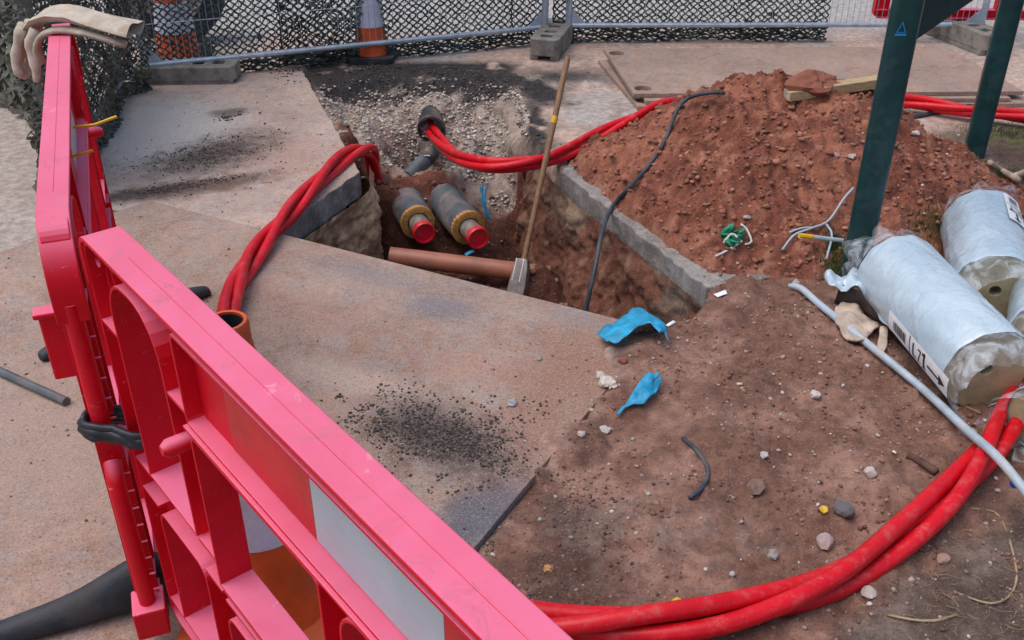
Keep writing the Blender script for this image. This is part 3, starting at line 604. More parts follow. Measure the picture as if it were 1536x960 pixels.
# ------------------------------------------------------------------ red plastic barriers
def make_barrier(name, loc, rz, L, label, back_sheets=True, feet=True, legs=False, hinge=False, fx=.10, cw=.066, rr=.04, rend=.90, sheets=((.47, .714, 'r'), (.714, 1.0, 'w'), (1.0, 1.09, 'r'))):
    """local x along the length from the hinge end, -y front, z up"""
    t = empty(name, loc, rz); tag(t, label, 'barrier', 'red plastic barriers round the works')
    mat = M['barrier']; D = cw-.008
    RX = Matrix.Rotation(math.pi/2, 4, 'X')
    def arch(x0, z0, x1, z1, r, n=7):
        o = [(x0, z0), (x1, z0)]; 
        o += [(x1-r+r*math.cos(math.radians(90*k/n)), z1-r+r*math.sin(math.radians(90*k/n))) for k in range(n+1)]
        o += [(x0+r+r*math.cos(math.radians(90+90*k/n)), z1-r+r*math.sin(math.radians(90+90*k/n))) for k in range(n+1)]
        return o
    x1 = L-.36
    thru = [arch(.088, .535, .285, .955, .085), arch(.088, .16, .285, .445, .03), arch(L-.285, .535, L-.088, .955, .085), arch(L-.285, .16, L-.088, .445, .03)]
    n = 2; wdt = (x1-.365+.05)/n
    for i in range(n):
        a = .365+i*wdt; b = a+wdt-.055
        thru += [arch(a, .475, b, .785, .05 if i else .012), arch(a, .16, b, .40, .03)]
    def off(Lp, d):
        n_ = len(Lp); ar = sum(Lp[i][0]*Lp[(i+1) % n_][1]-Lp[(i+1) % n_][0]*Lp[i][1] for i in range(n_)); sg = 1 if ar > 0 else -1; o = []
        for i in range(n_):
            a_, b_, c_ = Vector(Lp[i-1]), Vector(Lp[i]), Vector(Lp[(i+1) % n_]); e1 = (b_-a_).normalized(); e2 = (c_-b_).normalized()
            n1 = Vector((e1.y, -e1.x)); n2 = Vector((e2.y, -e2.x)); mm = n1+n2; mm = mm/max(.4, mm.dot(n1)); o.append((b_.x+sg*d*mm.x, b_.y+sg*d*mm.y))
        return o
    board_loop = rrect(.365, .815, x1, .970, .008, 2); outer = rrect(0, .10, L, .992, .04, 7)
    fm = None
    for Lp, d in [(off(outer, -.007), .007), (board_loop, .0055)]+[(q_, .0055) for q_ in thru]:
        o_ = flat('frame', [off(Lp, d), Lp], D, mat, None, 0, RX)
        if fm is None: fm = bmesh.new()
        fm.from_mesh(o_.data); me_ = o_.data; bpy.data.objects.remove(o_); bpy.data.meshes.remove(me_)
    me_ = bpy.data.meshes.new('frame'); fm.to_mesh(me_); fm.free(); link('frame', me_, mat, t, False, .0012)
    flat('web', [off(outer, -.003), off(board_loop, .003), ell(.048, .910, .014, .038), ell(L-.048, .910, .014, .038)]+[off(q_, .003) for q_ in thru], .006, mat, t, 0, Matrix.Translation((0, D*.18, 0)) @ RX)
    for m_ in (.048, L-.048): flat('hole_collar', [ell(m_, .910, .019, .043), ell(m_, .910, .0145, .0385)], .022, mat, t, 0, Matrix.Translation((0, D*.18-.008, 0)) @ RX)
    # flat capping rail, wider than the frame and rounded down over both ends
    mb = MB(); pts = []; xs0 = -.034 if hinge else -.005
    pts += [(xs0, rend)]+[(xs0+rr-rr*math.cos(math.radians(90*k/14)), 1.0-rr+rr*math.sin(math.radians(90*k/14))) for k in range(15)]
    pts += [(L+.005-rr+rr*math.sin(math.radians(90*k/8)), 1.0-rr+rr*math.cos(math.radians(90*k/8))) for k in range(9)]+[(L+.005, rend)]
    vs = []; m = len(pts)
    for i, (x, z) in enumerate(pts):
        a = Vector(pts[max(i-1, 0)]); b = Vector(pts[min(i+1, m-1)]); tg = (b-a).normalized(); nn = Vector((tg.y, -tg.x))*.010
        for y, q in ((-cw/2, 0), (cw/2, 0), (cw/2, 1), (-cw/2, 1)): vs.append((x+nn.x*q, y, z+nn.y*q))
    fs = [(i*4+k, i*4+(k+1) % 4, (i+1)*4+(k+1) % 4, (i+1)*4+k) for i in range(m-1) for k in range(4)]+[(3, 2, 1, 0), tuple((m-1)*4+k for k in range(4))]
    mb.add(vs, fs); mb.build('top_rail', mat, t, smooth='auto', bevel=.002)
    s = MB().box((L/2, 0, 1.0005), (L-.3, .0012, .0012)).build('mould_seam', mat, t)
    for x in (.030, L-.030):
        MB().lathe([(0, -.014), (.012, -.014), (.015, -.008), (.015, .014)], (x, -.004, .955), Matrix.Rotation(math.pi/2, 3, 'X'), 14).build('bolt_boss', mat, t, smooth='auto')
    # horizontal ledges bridging the columns
    for (xa, xb) in ((.007, .0825), (.2905, .3595), (L-.3595, L-.2905), (L-.0825, L-.007)):
        for z in (.828, .525, .452, .150):
            MB().box(((xa+xb)/2, -.0005, z), (xb-xa, D-.004, .006)).build('ledge', mat, t)
    for z in (.462, .440): MB().box((L/2, -.0005, z), (x1-.365-.012, D-.004, .005)).build('ledge', mat, t)
    MB().box((L/2, -.003, .806), (x1-.365+.011, D+.006, .006)).build('ledge', mat, t, bevel=.002)
    for x in (.27, L-.27): MB().tube([(x+.03, .012, .735), (x+.03, -.048, .735), (x+.03, -.058, .735)], [.016, .016, .009], 12).build('peg', mat, t, smooth='auto')
    # message board with reflective sheeting on both faces
    bd = MB().box(((.365+x1)/2, .004, .893), (x1-.365+.006, .012, .162)).build('board', mat, t)
    for (a, b, c) in sheets:
        if a >= x1: continue
        b = min(b, x1)
        for y in (-.0035, .0115):
            MB().box(((a+b)/2, y, .893), (b-a-.001, .0012, .150)).build('white_sheet' if c == 'w' else 'red_sheet', M['sheet_white' if c == 'w' else 'sheet_red'], bd)
    if hinge:
        MB().tube([(-.020, 0, .86), (-.020, 0, .60)], .017, 14).build('hinge_tube', mat, t, smooth='auto')
        lp = catmull([(-.014, 0, .50), (-.030, 0, .485), (-.040, 0, .45), (-.036, 0, .30), (-.034, 0, .14)], .015)
        MB().tube(lp, .017, 12).build('hinge_loop', mat, t, smooth='auto')
        MB().box((-.030, 0, .105), (.075, .066, .075)).build('hinge_socket', mat, t, bevel=.004)
        for z in np.arange(.15, .80, .045):
            if .5 < z < .56: continue
            MB().box((-.014, -.0205, z), (.006, .012, .004)).build('moulded_tooth', mat, t)
    if feet:
        for x, ysc, fa in ((fx, 1., 0.), (L-.22, 1., 0.) if not hinge else (L-.06, .70, .44)):
            mb = MB(); prof = [(s_*y_, h_, w_) for s_, L_ in ((-1, 0), (1, 1)) for (y_, h_, w_) in ([(.43, .030, .022), (.42, .040, .030), (.30, .060, .038), (.16, .085, .042), (.07, .135, .046), (.0, .165, .048)] if not L_ else [(.07, .135, .046), (.16, .085, .042), (.30, .060, .038), (.42, .040, .030), (.43, .030, .022)])]
            vs = []
            for (y, h, wd) in prof: vs += [(x-wd, y, .001), (x+wd, y, .001), (x+wd*.75, y, h), (x-wd*.75, y, h)]
            vs = [(x+(a_-x)*math.cos(fa)-b_*ysc*math.sin(fa), (a_-x)*math.sin(fa)+b_*ysc*math.cos(fa), c_) for a_, b_, c_ in vs]
            m = len(prof); fs = [(i*4+k, i*4+(k+1) % 4, (i+1)*4+(k+1) % 4, (i+1)*4+k) for i in range(m-1) for k in range(4)]+[(3, 2, 1, 0), tuple((m-1)*4+k for k in range(4))]
            mb.add(vs, fs); ft = mb.build('rubber_foot', M['rubber'], t, smooth=True); sb = ft.modifiers.new('s', 'SUBSURF'); sb.levels = sb.render_levels = 2
    if legs:
        for x in (.42, L-.42): MB().box((x, 0, .05), (.06, .04, .1)).build('leg', M['block'], t, bevel=.004)
    return t
dirR = math.atan2(-.78, .633)
nR = Vector((math.sin(dirR), -math.cos(dirR), 0))*-1          # to the back
pR = Vector((-.722, 1.500, .022))+Vector((.78, .633, 0)).normalized()*.030
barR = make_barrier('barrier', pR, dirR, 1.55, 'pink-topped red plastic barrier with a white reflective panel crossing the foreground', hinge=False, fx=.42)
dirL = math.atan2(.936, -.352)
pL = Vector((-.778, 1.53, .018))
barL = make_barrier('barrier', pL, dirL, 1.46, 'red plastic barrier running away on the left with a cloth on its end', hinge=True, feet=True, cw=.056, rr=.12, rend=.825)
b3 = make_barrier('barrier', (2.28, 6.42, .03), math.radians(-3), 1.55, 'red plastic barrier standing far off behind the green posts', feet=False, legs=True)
# latch tab of the left barrier
mb = MB().box((.02, .040, .755), (.012, .045, .135)).box((.02, .044, .828), (.035, .05, .012)); mb.build('latch_tab', M['barrier'], barL, bevel=.004)
# black strap tying the two barriers together
q = [(-.803, 1.500, .585), (-.775, 1.483, .585), (-.740, 1.484, .580), (-.705, 1.474, .575), (-.672, 1.474, .570), (-.668, 1.500, .570), (-.700, 1.528, .575), (-.75, 1.545, .58), (-.80, 1.530, .585), (-.803, 1.500, .585)]
mb = MB()
for dz, rr in ((0, .009), (.014, .0075), (-.013, .0075)): mb.tube([(a+random.uniform(-.004, .004), b+random.uniform(-.004, .004), c+dz*.8+.03) for a, b, c in [tuple(v) for v in catmull(q, .03)]], rr, 8, squash=1.2)
tag(mb.build('tie_strap', M['tape'], smooth=True), 'black rubber strap wrapped round the barrier hinge', 'strap')
# yellow ties on the left barrier
for (px, py, s, lab) in ((122, 188, 1, 'longer yellow plastic tie poking from the left barrier'), (118, 232, .5, 'short yellow plastic tie below the longer one on the left barrier')):
    p = atY(px-12, py+3, 2.18); mb = MB().tube([p, p+Vector((.05*s, .0, .006)), p+Vector((.10*s, .01, .022*s))], .0035, 6)
    tag(mb.build('cable_tie', M['yellow']), lab, 'cable tie')

# ------------------------------------------------------------------ cloth glove over the barrier end
def cloth_glove():
    e = Vector((pL.x+1.33*math.cos(dirL), pL.y+1.33*math.sin(dirL), 1.012+.018)); t = empty('work_glove', e)
    mb = MB(); prof = [(.235, -.012), (.20, .000), (.12, .020), (.06, .032), (.0, .036), (-.05, .026), (-.085, -.004), (-.11, -.045), (-.125, -.085)]
    n = len(prof); m = 9; vs = []
    for lay in (0, 1):
        for i, (x, z) in enumerate(prof):
            for j in range(m):
                v = j/(m-1)-.5; wdt = .14*(1-.25*(x < -.07)); th = .016*(1-abs(2*v)**4)*(1 if lay else -1)
                vs.append((x, v*wdt+.02*x, z+th+.006*math.sin(9*v+12*x)+.004*math.sin(31*x)))
    fs = []
    for lay in (0, 1):
        o = lay*n*m
        for i in range(n-1):
            for j in range(m-1):
                f = (o+i*m+j, o+i*m+j+1, o+(i+1)*m+j+1, o+(i+1)*m+j); fs.append(f if lay else f[::-1])
    for i in range(n-1):
        fs += [(i*m, (i+1)*m, n*m+(i+1)*m, n*m+i*m), (i*m+m-1, n*m+i*m+m-1, n*m+(i+1)*m+m-1, (i+1)*m+m-1)]
    mb.add(vs, fs); o = mb.build('cuff', M['cloth'], t, smooth=True); o.modifiers.new('s', 'SUBSURF').render_levels = 1
    # fold of the second layer under the cuff
    mb = MB(); mb.tube(catmull([(.215, -.035, -.045), (.12, -.05, -.012), (.03, -.055, .0), (-.03, -.06, -.02), (-.05, -.065, -.06), (-.045, -.06, -.10)], .02), .022, 10, squash=.45); mb.build('fold', M['cloth'], t, smooth=True)
    for k, (dx, dy, ln) in enumerate(((-.118, -.050, .085), (-.130, -.016, .10), (-.126, .018, .095), (-.115, .05, .07), (-.07, -.066, .09))):
        pth = catmull([(dx+.03, dy, .0), (dx+.004, dy, -.05), (dx-.012+.006*k, dy-.012, -.06-ln*.6), (dx+.002, dy-.014, -.06-ln)], .015); m = len(pth)
        MB().tube(pth, [.0175-.005*(i/m)+.0025*math.sin(i*1.7+k) for i in range(m-1)]+[.008], 10).build('finger', M['cloth'], t, smooth=True)
    t.rotation_euler = (0, 0, -.10); t.scale = (.92, .92, .92)
    return tag(t, 'beige canvas work glove draped over the far end of the left barrier', 'glove')
cloth_glove()

# ------------------------------------------------------------------ site fence: tube panels, feet, nets
def fence_panel(a, b, label, zr=.115, top=1.9, wires=True):
    a = Vector((a[0], a[1], 0)); b = Vector((b[0], b[1], 0)); L = (b-a).length; rz = math.atan2(b.y-a.y, b.x-a.x)
    t = empty('mesh_fence', a, rz); tag(t, label, 'fence panel', 'tubular site fence panels')
    for x in (.02, L-.02): MB().tube([(x, 0, .045), (x, 0, top)], .020, 12).build('post', M['galv'], t, smooth='auto')
    for z in (zr, top-.02): MB().tube([(.02, 0, z), (L-.02, 0, z)], .0155, 10).build('rail', M['galv'], t, smooth='auto')
    for x, s in ((.04, 1), (L-.04, -1)): MB().add([(x, -.002, zr), (x+.10*s, -.002, zr), (x, -.002, zr+.10), (x, .002, zr), (x+.10*s, .002, zr), (x, .002, zr+.10)], [(0, 1, 2), (5, 4, 3), (0, 3, 4, 1), (1, 4, 5, 2), (2, 5, 3, 0)]).build('corner_gusset', M['galv'], t)
    if wires:
        mb = MB()
        for x in np.arange(.06, L-.04, .036): mb.tube([(x, 0, zr), (x, 0, top-.02)], .0016, 4, False)
        for z in np.arange(zr+.22, top, .25): mb.tube([(.03, .003, z), (L-.03, .003, z)], .0018, 4, False)
        o = mb.build('wire_infill', M['galv'], t); tag(o, kind='stuff')
    return t
F1 = gp(212, 99, .115); F2 = gp(822, 40, .115); F3 = gp(848, 38, .115)
F4 = (F3[0]+2.62, F3[1]+.02)
fence_panel(F1, F2, 'galvanised fence panel with dark net behind the pit, left of the middle foot')
fence_panel(F3, F4, 'galvanised fence panel right of the middle foot, its net ending part way')
F0 = (-1.93, 3.95)
fence_panel((F1[0]-.05, F1[1]-.02), F0, 'fence panel coming forward beside the left barrier under the camouflage net', wires=False)
fence_panel((-2.25, 4.75), (-3.6, 6.35), 'fence panel slanting back at the upper left behind the camouflage net', wires=False)
def fence_foot(c, rz, L, label, wd=.2, h=.13):
    t = empty('concrete_block', (c[0], c[1], 0), rz); tag(t, label, 'concrete block', 'concrete feet of the site fence')
    hs = [rrect(x-.03, -.035, x+.03, .035, .01, 2) for x in (-L*.32, -L*.12, L*.12, L*.32)]
    outer = [(-L/2, -wd*.36), (-L/2+.04, -wd/2), (L/2-.04, -wd/2), (L/2, -wd*.36), (L/2, wd*.36), (L/2-.04, wd/2), (-L/2+.04, wd/2), (-L/2, wd*.36)]
    flat('block', [outer]+hs, h-.03, M['block'], t, .006, Matrix.Translation((0, 0, .03+(h-.03)/2)))
    for y in (-1, 1): MB().box((0, y*(wd/2-.028), .0165), (L-.04, .05, .033)).build('runner', M['block'], t, bevel=.004)
    MB().box((0, 0, .036), (L-.1, wd-.06, .012)).build('hole_floor', M['block'], t)
    return t
b1 = gp(277, 131); fence_foot((b1[0], b1[1]+.10, 0), math.radians(3), .56, 'long concrete fence foot at the corner of the slab, beside the net', .2, .11)
b2a = gp(815, 92); b2b = gp(842, 58); fence_foot(((b2a[0]+b2b[0])/2, (b2a[1]+b2b[1])/2), math.atan2(b2b[1]-b2a[1], b2b[0]-b2a[0]), .52, 'concrete fence foot under the two middle fence posts', .18)
b3a = gp(1410, 56); b3b = gp(1470, 80); fence_foot(((b3a[0]+b3b[0])/2+.03, (b3a[1]+b3b[1])/2+.05), math.atan2(b3b[1]-b3a[1], b3b[0]-b3a[0]), .58, 'concrete fence foot lying between the green posts', .18)
mb = MB().box(((F2[0]+F3[0])/2, F2[1]-.004, .30), (.12, .05, .03)); tag(mb.build('fence_clamp', M['galv'], bevel=.004), 'steel clamp joining the two middle fence posts', 'clamp')
def net(name, path, h, cell, mat, label, wob=.03, bunch=.10, leaf=0., thick=.0050, zb=.01, hfun=None, seed=1, sag=0., lsc=1.):
    """knotted diamond net following a plan path"""
    rng = random.Random(seed); P = catmull([(x, y, 0) for x, y in path], cell/2); 
    S = [0]
    for i in range(1, len(P)): S.append(S[-1]+(P[i]-P[i-1]).length)
    n = int(S[-1]/(cell/2)); rows = int(h/(cell*.42)); G = {}
    for i in range(n+1):
        s = i*cell/2; k = min(max(int(np.searchsorted(S, s)), 1), len(P)-1); p = P[k]; tg = (P[k]-P[k-1]).normalized(); nn = Vector((-tg.y, tg.x, 0))
        for j in range(rows+1):
            if (i+j) % 2: continue
            z0 = j*cell*.42; lift = hfun(s/S[-1]) if hfun else 0
            z = zb+lift+(z0*.35 if z0 < bunch else z0-bunch*.65)
            off = wob*(float(vn(s*3, z*3, seed))-.5)*2+.012*(rng.random()-.5)
            if z0 < bunch: off += rng.uniform(-.03, .03)
            G[i, j] = p+nn*off+Vector((rng.uniform(-.1, .1)*cell, 0, z+rng.uniform(-.1, .1)*cell))
    mb = MB()
    for (i, j), a in G.items():
        for di in (-1, 1):
            b = G.get((i+di, j+1))
            if b is None: continue
            th = thick*rng.uniform(.8, 1.3); mid = (a+b)/2+Vector((rng.uniform(-.12, .12), rng.uniform(-.12, .12), rng.uniform(-.14, .04)))*cell
            mb.tube([a, mid, b], [th*1.25, th, th*1.25], 3, False)
        if rng.random() < leaf:
            u = Vector((rng.uniform(-1, 1), rng.uniform(-1, 1), rng.uniform(-1, .4))).normalized(); v = u.cross(Vector((rng.uniform(-1, 1), rng.uniform(-1, 1), rng.uniform(-1, 1)))).normalized()
            l = cell*rng.uniform(.5, 1.2)*lsc; ww = cell*rng.uniform(.12, .34)*lsc
            mb.add([a-v*ww, a+u*l*.5-v*ww*1.1+v.cross(u)*ww*.4, a+u*l, a+u*l*.5+v*ww, a+v*ww*.8], [(0, 1, 2, 3, 4)])
    return tag(mb.build(name, mat), label, 'net')
off = .045
net('fence_net', [(F1[0]+.03, F1[1]+off), ((F1[0]*.5+F2[0]*.5), (F1[1]+F2[1])/2+off+.02), (F2[0], F2[1]+off)], 1.3, .047, M['net'], 'dark knotted net hanging on the fence left of the middle foot', bunch=.22, leaf=.03, seed=2)
net('fence_net', [(F1[0]*.70+F2[0]*.30, F1[1]*.70+F2[1]*.30+.10), ((F1[0]*.45+F2[0]*.55), F1[1]*.45+F2[1]*.55+.11)], 1.2, .056, M['net'], 'second layer of net behind the fence near the orange cone', bunch=.2, leaf=.12, seed=9)
net('fence_net', [(F2[0]+.01, F2[1]+off), (F3[0]+.8, F3[1]+off+.015), (1.98, F3[1]+off)], 1.3, .047, M['net'], 'dark knotted net on the fence right of the middle foot with a ragged end', bunch=.30, leaf=.02, seed=3)
net('camouflage_net', [(F1[0]+.10, F1[1]-.10), (-2.04, 5.15), (-1.98, 4.7), (-1.86, 4.2), (-1.80, 3.84), (-1.90, 3.78)], 1.25, .034, M['camo'], 'grey-green camouflage net bunched beside the left barrier', wob=.05, bunch=.25, leaf=.75, seed=5, thick=.0035)
net('camouflage_net', [(-1.92, 3.86), (-2.15, 4.45), (-2.5, 4.95), (-2.9, 5.35), (-3.4, 5.9)], 1.3, .10, M['camo'], 'leafy camouflage net with large holes at the upper left', wob=.05, bunch=.1, leaf=.28, thick=.015, zb=.03, seed=6, lsc=.55)

# ------------------------------------------------------------------ cones
def cone(loc, h, r0, r1, label, bands, open_top=True, base=True, n=28):
    t = empty('traffic_cone', loc); tag(t, label, 'traffic cone', 'orange and white traffic cones')
    prof = [(r0, .03), (r0*.96, .05)]+[(r0+(r1-r0)*k, .05+(h-.05)*k) for k in (.3, .6, .93)]+[(r1*1.16, h-.035), (r1*1.18, h-.01), (r1*1.08, h), (r1*.9, h), (r1*.86, h-.05), (r1*.9, h-.3), (r0*.7, .05)]
    MB().lathe(prof, n=n).build('body', M['orange'], t, smooth='auto')
    if open_top: MB().lathe([(r1*.845, h-.004), (r1*.83, h-.06), (r1*.84, h-.25), (0, h-.26)], n=n).build('bore', M['rubber'], t, smooth='auto')
    for (za, zb) in bands:
        ra = r0+(r1-r0)*(za-.05)/(h-.05)+.003; rb = r0+(r1-r0)*(zb-.05)/(h-.05)+.003
        MB().lathe([(ra-.002, za), (ra, za+.001), (rb, zb-.001), (rb-.002, zb)], n=n).build('white_sleeve', M['sleeve'], t, smooth='auto')
    if base: flat('base', [rrect(-r0*1.35, -r0*1.35, r0*1.35, r0*1.35, r0*.4)], .035, M['rubber'] if base == 'b' else M['orange'], t, .006, Matrix.Translation((0, 0, .0195)))
    return t
ct = gp(339, 482, .78); cone((ct[0], ct[1], .022), .76, .135, .036, 'open-topped orange cone with white sleeve just behind the foreground barrier', [(.27, .50)])
c2 = gp(556, 84, .03); cone((c2[0], c2[1]+.06, .0), .70, .105, .032, 'orange cone with grey base behind the fence net at the far rim', [(.20, .46)], base='b')
c0 = gp(262, 92, .03); cone((c0[0]-.02, c0[1]+.16, .0), .75, .13, .035, 'orange and white cone behind the net in front of the wheel', [(.17, .34)], base='b')
# wheel behind the net
wl = gp(268, 68); t = empty('wheel', (wl[0]-.02, wl[1]+.10, 0), math.radians(8)); tag(t, 'black tyred wheel standing behind the net at the upper left', 'wheel')
RX3 = Matrix.Rotation(math.pi/2, 3, 'X')
MB().lathe([(.20, -.09), (.30, -.105), (.325, -.08), (.33, 0), (.325, .08), (.30, .105), (.20, .09), (.195, 0)], (0, 0, .331), RX3, 36, True).build('tyre', M['rubber'], t, smooth='auto')
MB().lathe([(.0, -.04), (.05, -.045), (.08, -.03), (.17, -.02), (.197, -.08), (.199, .08), (.17, .02), (0, .02)], (0, 0, .331), RX3, 30).build('rim', M['steel'], t, smooth='auto')

# ------------------------------------------------------------------ red hoses in twisted threes
def bundle(name, path, r, label, group, twist=.9, phase=0., tw0=None, step=.03, lead=1.22, rv=None):
    P = catmull(path, step); S = [0]
    for i in range(1, len(P)): S.append(S[-1]+(P[i]-P[i-1]).length)
    out = []
    for h in range(3):
        pts = []
        for i, p in enumerate(P):
            tg = (P[min(i+1, len(P)-1)]-P[max(i-1, 0)]).normalized(); sd_ = tg.cross(Vector((0, 0, 1))).normalized(); up = sd_.cross(tg)
            a = phase+2*math.pi*h/3+S[i]*2*math.pi/twist+.5*math.sin(S[i]*3.1+h)
            rr_ = r if rv is None else rv(p.y)
            ro = rr_*lead*(1+.06*math.sin(S[i]*4+2*h))
            pts.append(p+sd_*math.cos(a)*ro+up*math.sin(a)*ro)
        o = MB().tube(pts, r if rv is None else [rv(p.y) for p in P], 12).build(name, M['hose'], smooth='auto'); tag(o, label, 'hose', group); out.append(o)
    return out
rA = .0225
zA = lambda x, y, u=0.: (x, y, tz(x, y)+2.15*rA+u)
pa = [(-.665, 4.72, -.40), (-.682, 4.66, -.22), (-.690, 4.60, -.06)]
for px, py, z in ((533, 226, .02), (496, 254, .050), (440, 312, .054), (392, 368, .056), (354, 430, .064), (334, 490, .066)):
    x, y = gp(px, py, z); pa.append((x, y, z))
for px, py in ((330, 570), (385, 690), (500, 800), (640, 890), (800, 935), (950, 942), (1100, 925), (1250, 872), (1360, 800), (1450, 715), (1505, 645), (1550, 560), (1600, 470)):
    x, y = gp(px, py, .06); pa.append(zA(x, y))
bundle('red_hose', pa, rA, 'thick red hose in the twisted bundle from the slab edge round the foreground', 'hoses of the foreground bundle', 1.5, .4, rv=lambda y: .0185+.0030*max(0, min(1, (3.2-y)/1.2)))
rB = .0175
pb = [(-.46, 5.20, -.100), (-.415, 5.02, -.118)]
for px, py, z in ((662, 215, -.08), (690, 236, -.05), (730, 248, .02), (790, 244, .05), (850, 228, .05), (930, 207, .05), (1000, 188, .06), (1060, 172, .07), (1130, 158, .07), (1250, 150, .06), (1360, 152, .055), (1450, 165, .055), (1536, 175, .055), (1650, 190, .055)):
    x, y = gp(px, py, z); pb.append((x, y, z if px > 1040 or x < .2 else max(z, tz(x, y)+.045)))
bundle('red_hose', pb, rB, 'thinner red hose running from the black duct past the soil heap', 'hoses of the far bundle', 1.9, 1.1)
# black duct mouth in the slope
du = Vector((-.425, 5.03, -.100)); ax = Vector((.05, -1, -.12)).normalized(); Mz = ax.to_track_quat('Z', 'Y').to_matrix()
MB().lathe([(.066, -.30), (.066, -.03), (.074, -.025), (.074, .0), (.062, .0), (.058, -.02), (.058, -.28), (0, -.29)], du, Mz, 26).build('duct_mouth', M['duct'], smooth='auto')
tag(bpy.context.scene.objects['duct_mouth'], 'open black duct end in the gravel with red hoses coming out', 'duct')
# grey duct stub with white label
a = atY(612, 266, 4.78); b = atY(650, 228, 4.95); t = empty('grey_duct', a); tag(t, 'short grey duct half buried in the gravel slope', 'duct')
MB().tube([(0, 0, 0), (b-a)*.5, b-a], .040, 16).build('pipe', M['casing'], t, smooth='auto')
MB().tube([(b-a)*.66, (b-a)*.80], .0412, 16, False).build('collar', M['duct'], t, smooth='auto')
MB().box((b-a)*.73+Vector((.006, -.032, .026)), (.030, .003, .024), Matrix.Rotation(.7, 3, 'X')).build('white_label', M['paper'], t)

# ------------------------------------------------------------------ insulated pipes in the pit
def insulated(back, ring, capp, label):
    t = empty('insulated_pipe', ring); tag(t, label, 'pipe', 'insulated pipes in the pit')
    ring, capp, back = Vector(ring), Vector(capp), Vector(back); d = (capp-ring).normalized(); mz = d.to_track_quat('Z', 'Y').to_matrix()
    pth = catmull([back-ring, (back-ring)*.55+Vector((-.01, 0, .0)), -d*.10, Vector((0, 0, 0))], .03)
    MB().tube(pth, .083, 24, False).build('outer_casing', M['casing'], t, smooth='auto')
    MB().lathe([(.083, -.02), (.0835, .003), (.078, .006), (.052, .004), (.049, -.02)], (0, 0, 0), mz, 28).build('foam_ring', M['foam'], t, smooth='auto')
    l = (capp-ring).length
    MB().lathe([(.047, -.03), (.047, l-.02), (.0, l-.02)], (0, 0, 0), mz, 24).build('carrier_pipe', M['carrier'], t, smooth='auto')
    MB().lathe([(.049, l-.035), (.052, l-.034), (.053, l-.002), (.050, l+.003), (.044, l+.002), (.042, l-.006), (0, l-.007)], (0, 0, 0), mz, 28).build('red_cap', M['cap'], t, smooth='auto')
insulated((-.52, 4.56, -.31), atY(627, 334, 4.34), atY(637, 350, 4.22), 'left capped insulated pipe, mostly buried in soil')
insulated((-.345, 4.66, -.33), atY(703, 342, 4.26), atY(718, 358, 4.14), 'right capped insulated pipe with longer grey casing showing')
a = atY(585, 384, 4.06); b = atY(824, 413, 3.99)
tag(MB().tube([a, (a+b)/2, b], .043, 18).build('brown_drain_pipe', M['clay'], smooth='auto'), 'brown drain pipe lying across the bottom of the pit', 'pipe')
# long handled tool standing in the pit
hb = atY(777, 432, 3.86); ht = atY(852, 85, 4.34); t = empty('rammer', hb); tag(t, 'wooden handled tool standing in the pit with yellow tape on its handle', 'tool')
v = ht-hb
MB().tube([v*.06, v*.5, v*.985, v], [.0125, .0130, .0135, .009], 12).build('handle', M['handle'], t, smooth='auto')
MB().tube([v*.715, v*.745], .0146, 12).build('yellow_tape', M['yellow'], t, smooth='auto')
mz = v.to_track_quat('Z', 'Y').to_matrix()
hd = MB(); zz = [(-.03, .040, .026), (.02, .040, .026), (.08, .033, .022), (.13, .022, .018)]
vs_ = []
for (z, wx, wy) in zz: vs_ += [mz @ Vector((sx*wx, sy*wy, z)) for sx, sy in ((-1, -1), (1, -1), (1, 1), (-1, 1))]
hd.add(vs_, [(i*4+k, i*4+(k+1) % 4, (i+1)*4+(k+1) % 4, (i+1)*4+k) for i in range(3) for k in range(4)]+[(3, 2, 1, 0), (12, 13, 14, 15)])
head = hd.build('head', M['carrier'], t, bevel=.004)
for sx in (-1, 1): MB().box(mz @ Vector((sx*.017, 0, 0))+Vector((0, -.028, .105)), (.007, .006, .10), mz).build('strap', M['bright'], head, bevel=.001)
# black cable over the heap into the pit
pc = []
for px, py in ((1085, 158), (1060, 158), (1030, 166), (1014, 184)): pc.append(hit(px, py, .055))
for px, py in ((1000, 208), (985, 236), (965, 262), (945, 284), (920, 312)): pc.append(hit(px, py, .012))
x, y = gp(904, 345, .02); pc.append((x, y, .02)); pc.append(tuple(atY(893, 400, 3.40))); pc.append(tuple(atY(878, 470, 3.32))); pc.append(tuple(atY(872, 520, 3.28)))
tag(MB().tube(catmull(pc, .03), .0088, 10).build('black_cable', M['cable'], smooth='auto'), 'black cable trailing from the heap down into the pit', 'cable')
x1_, y1_ = gp(1370, 178); x2_, y2_ = gp(1560, 148); tag(MB().tube(catmull([(x1_-.2, y1_-.05, .008), (x1_, y1_, .012), ((x1_+x2_)/2, (y1_+y2_)/2+.03, .012), (x2_, y2_, .012)], .05), .011, 8).build('black_cable', M['cable'], smooth='auto'), 'thin black cable on the ground behind the green posts', 'cable')
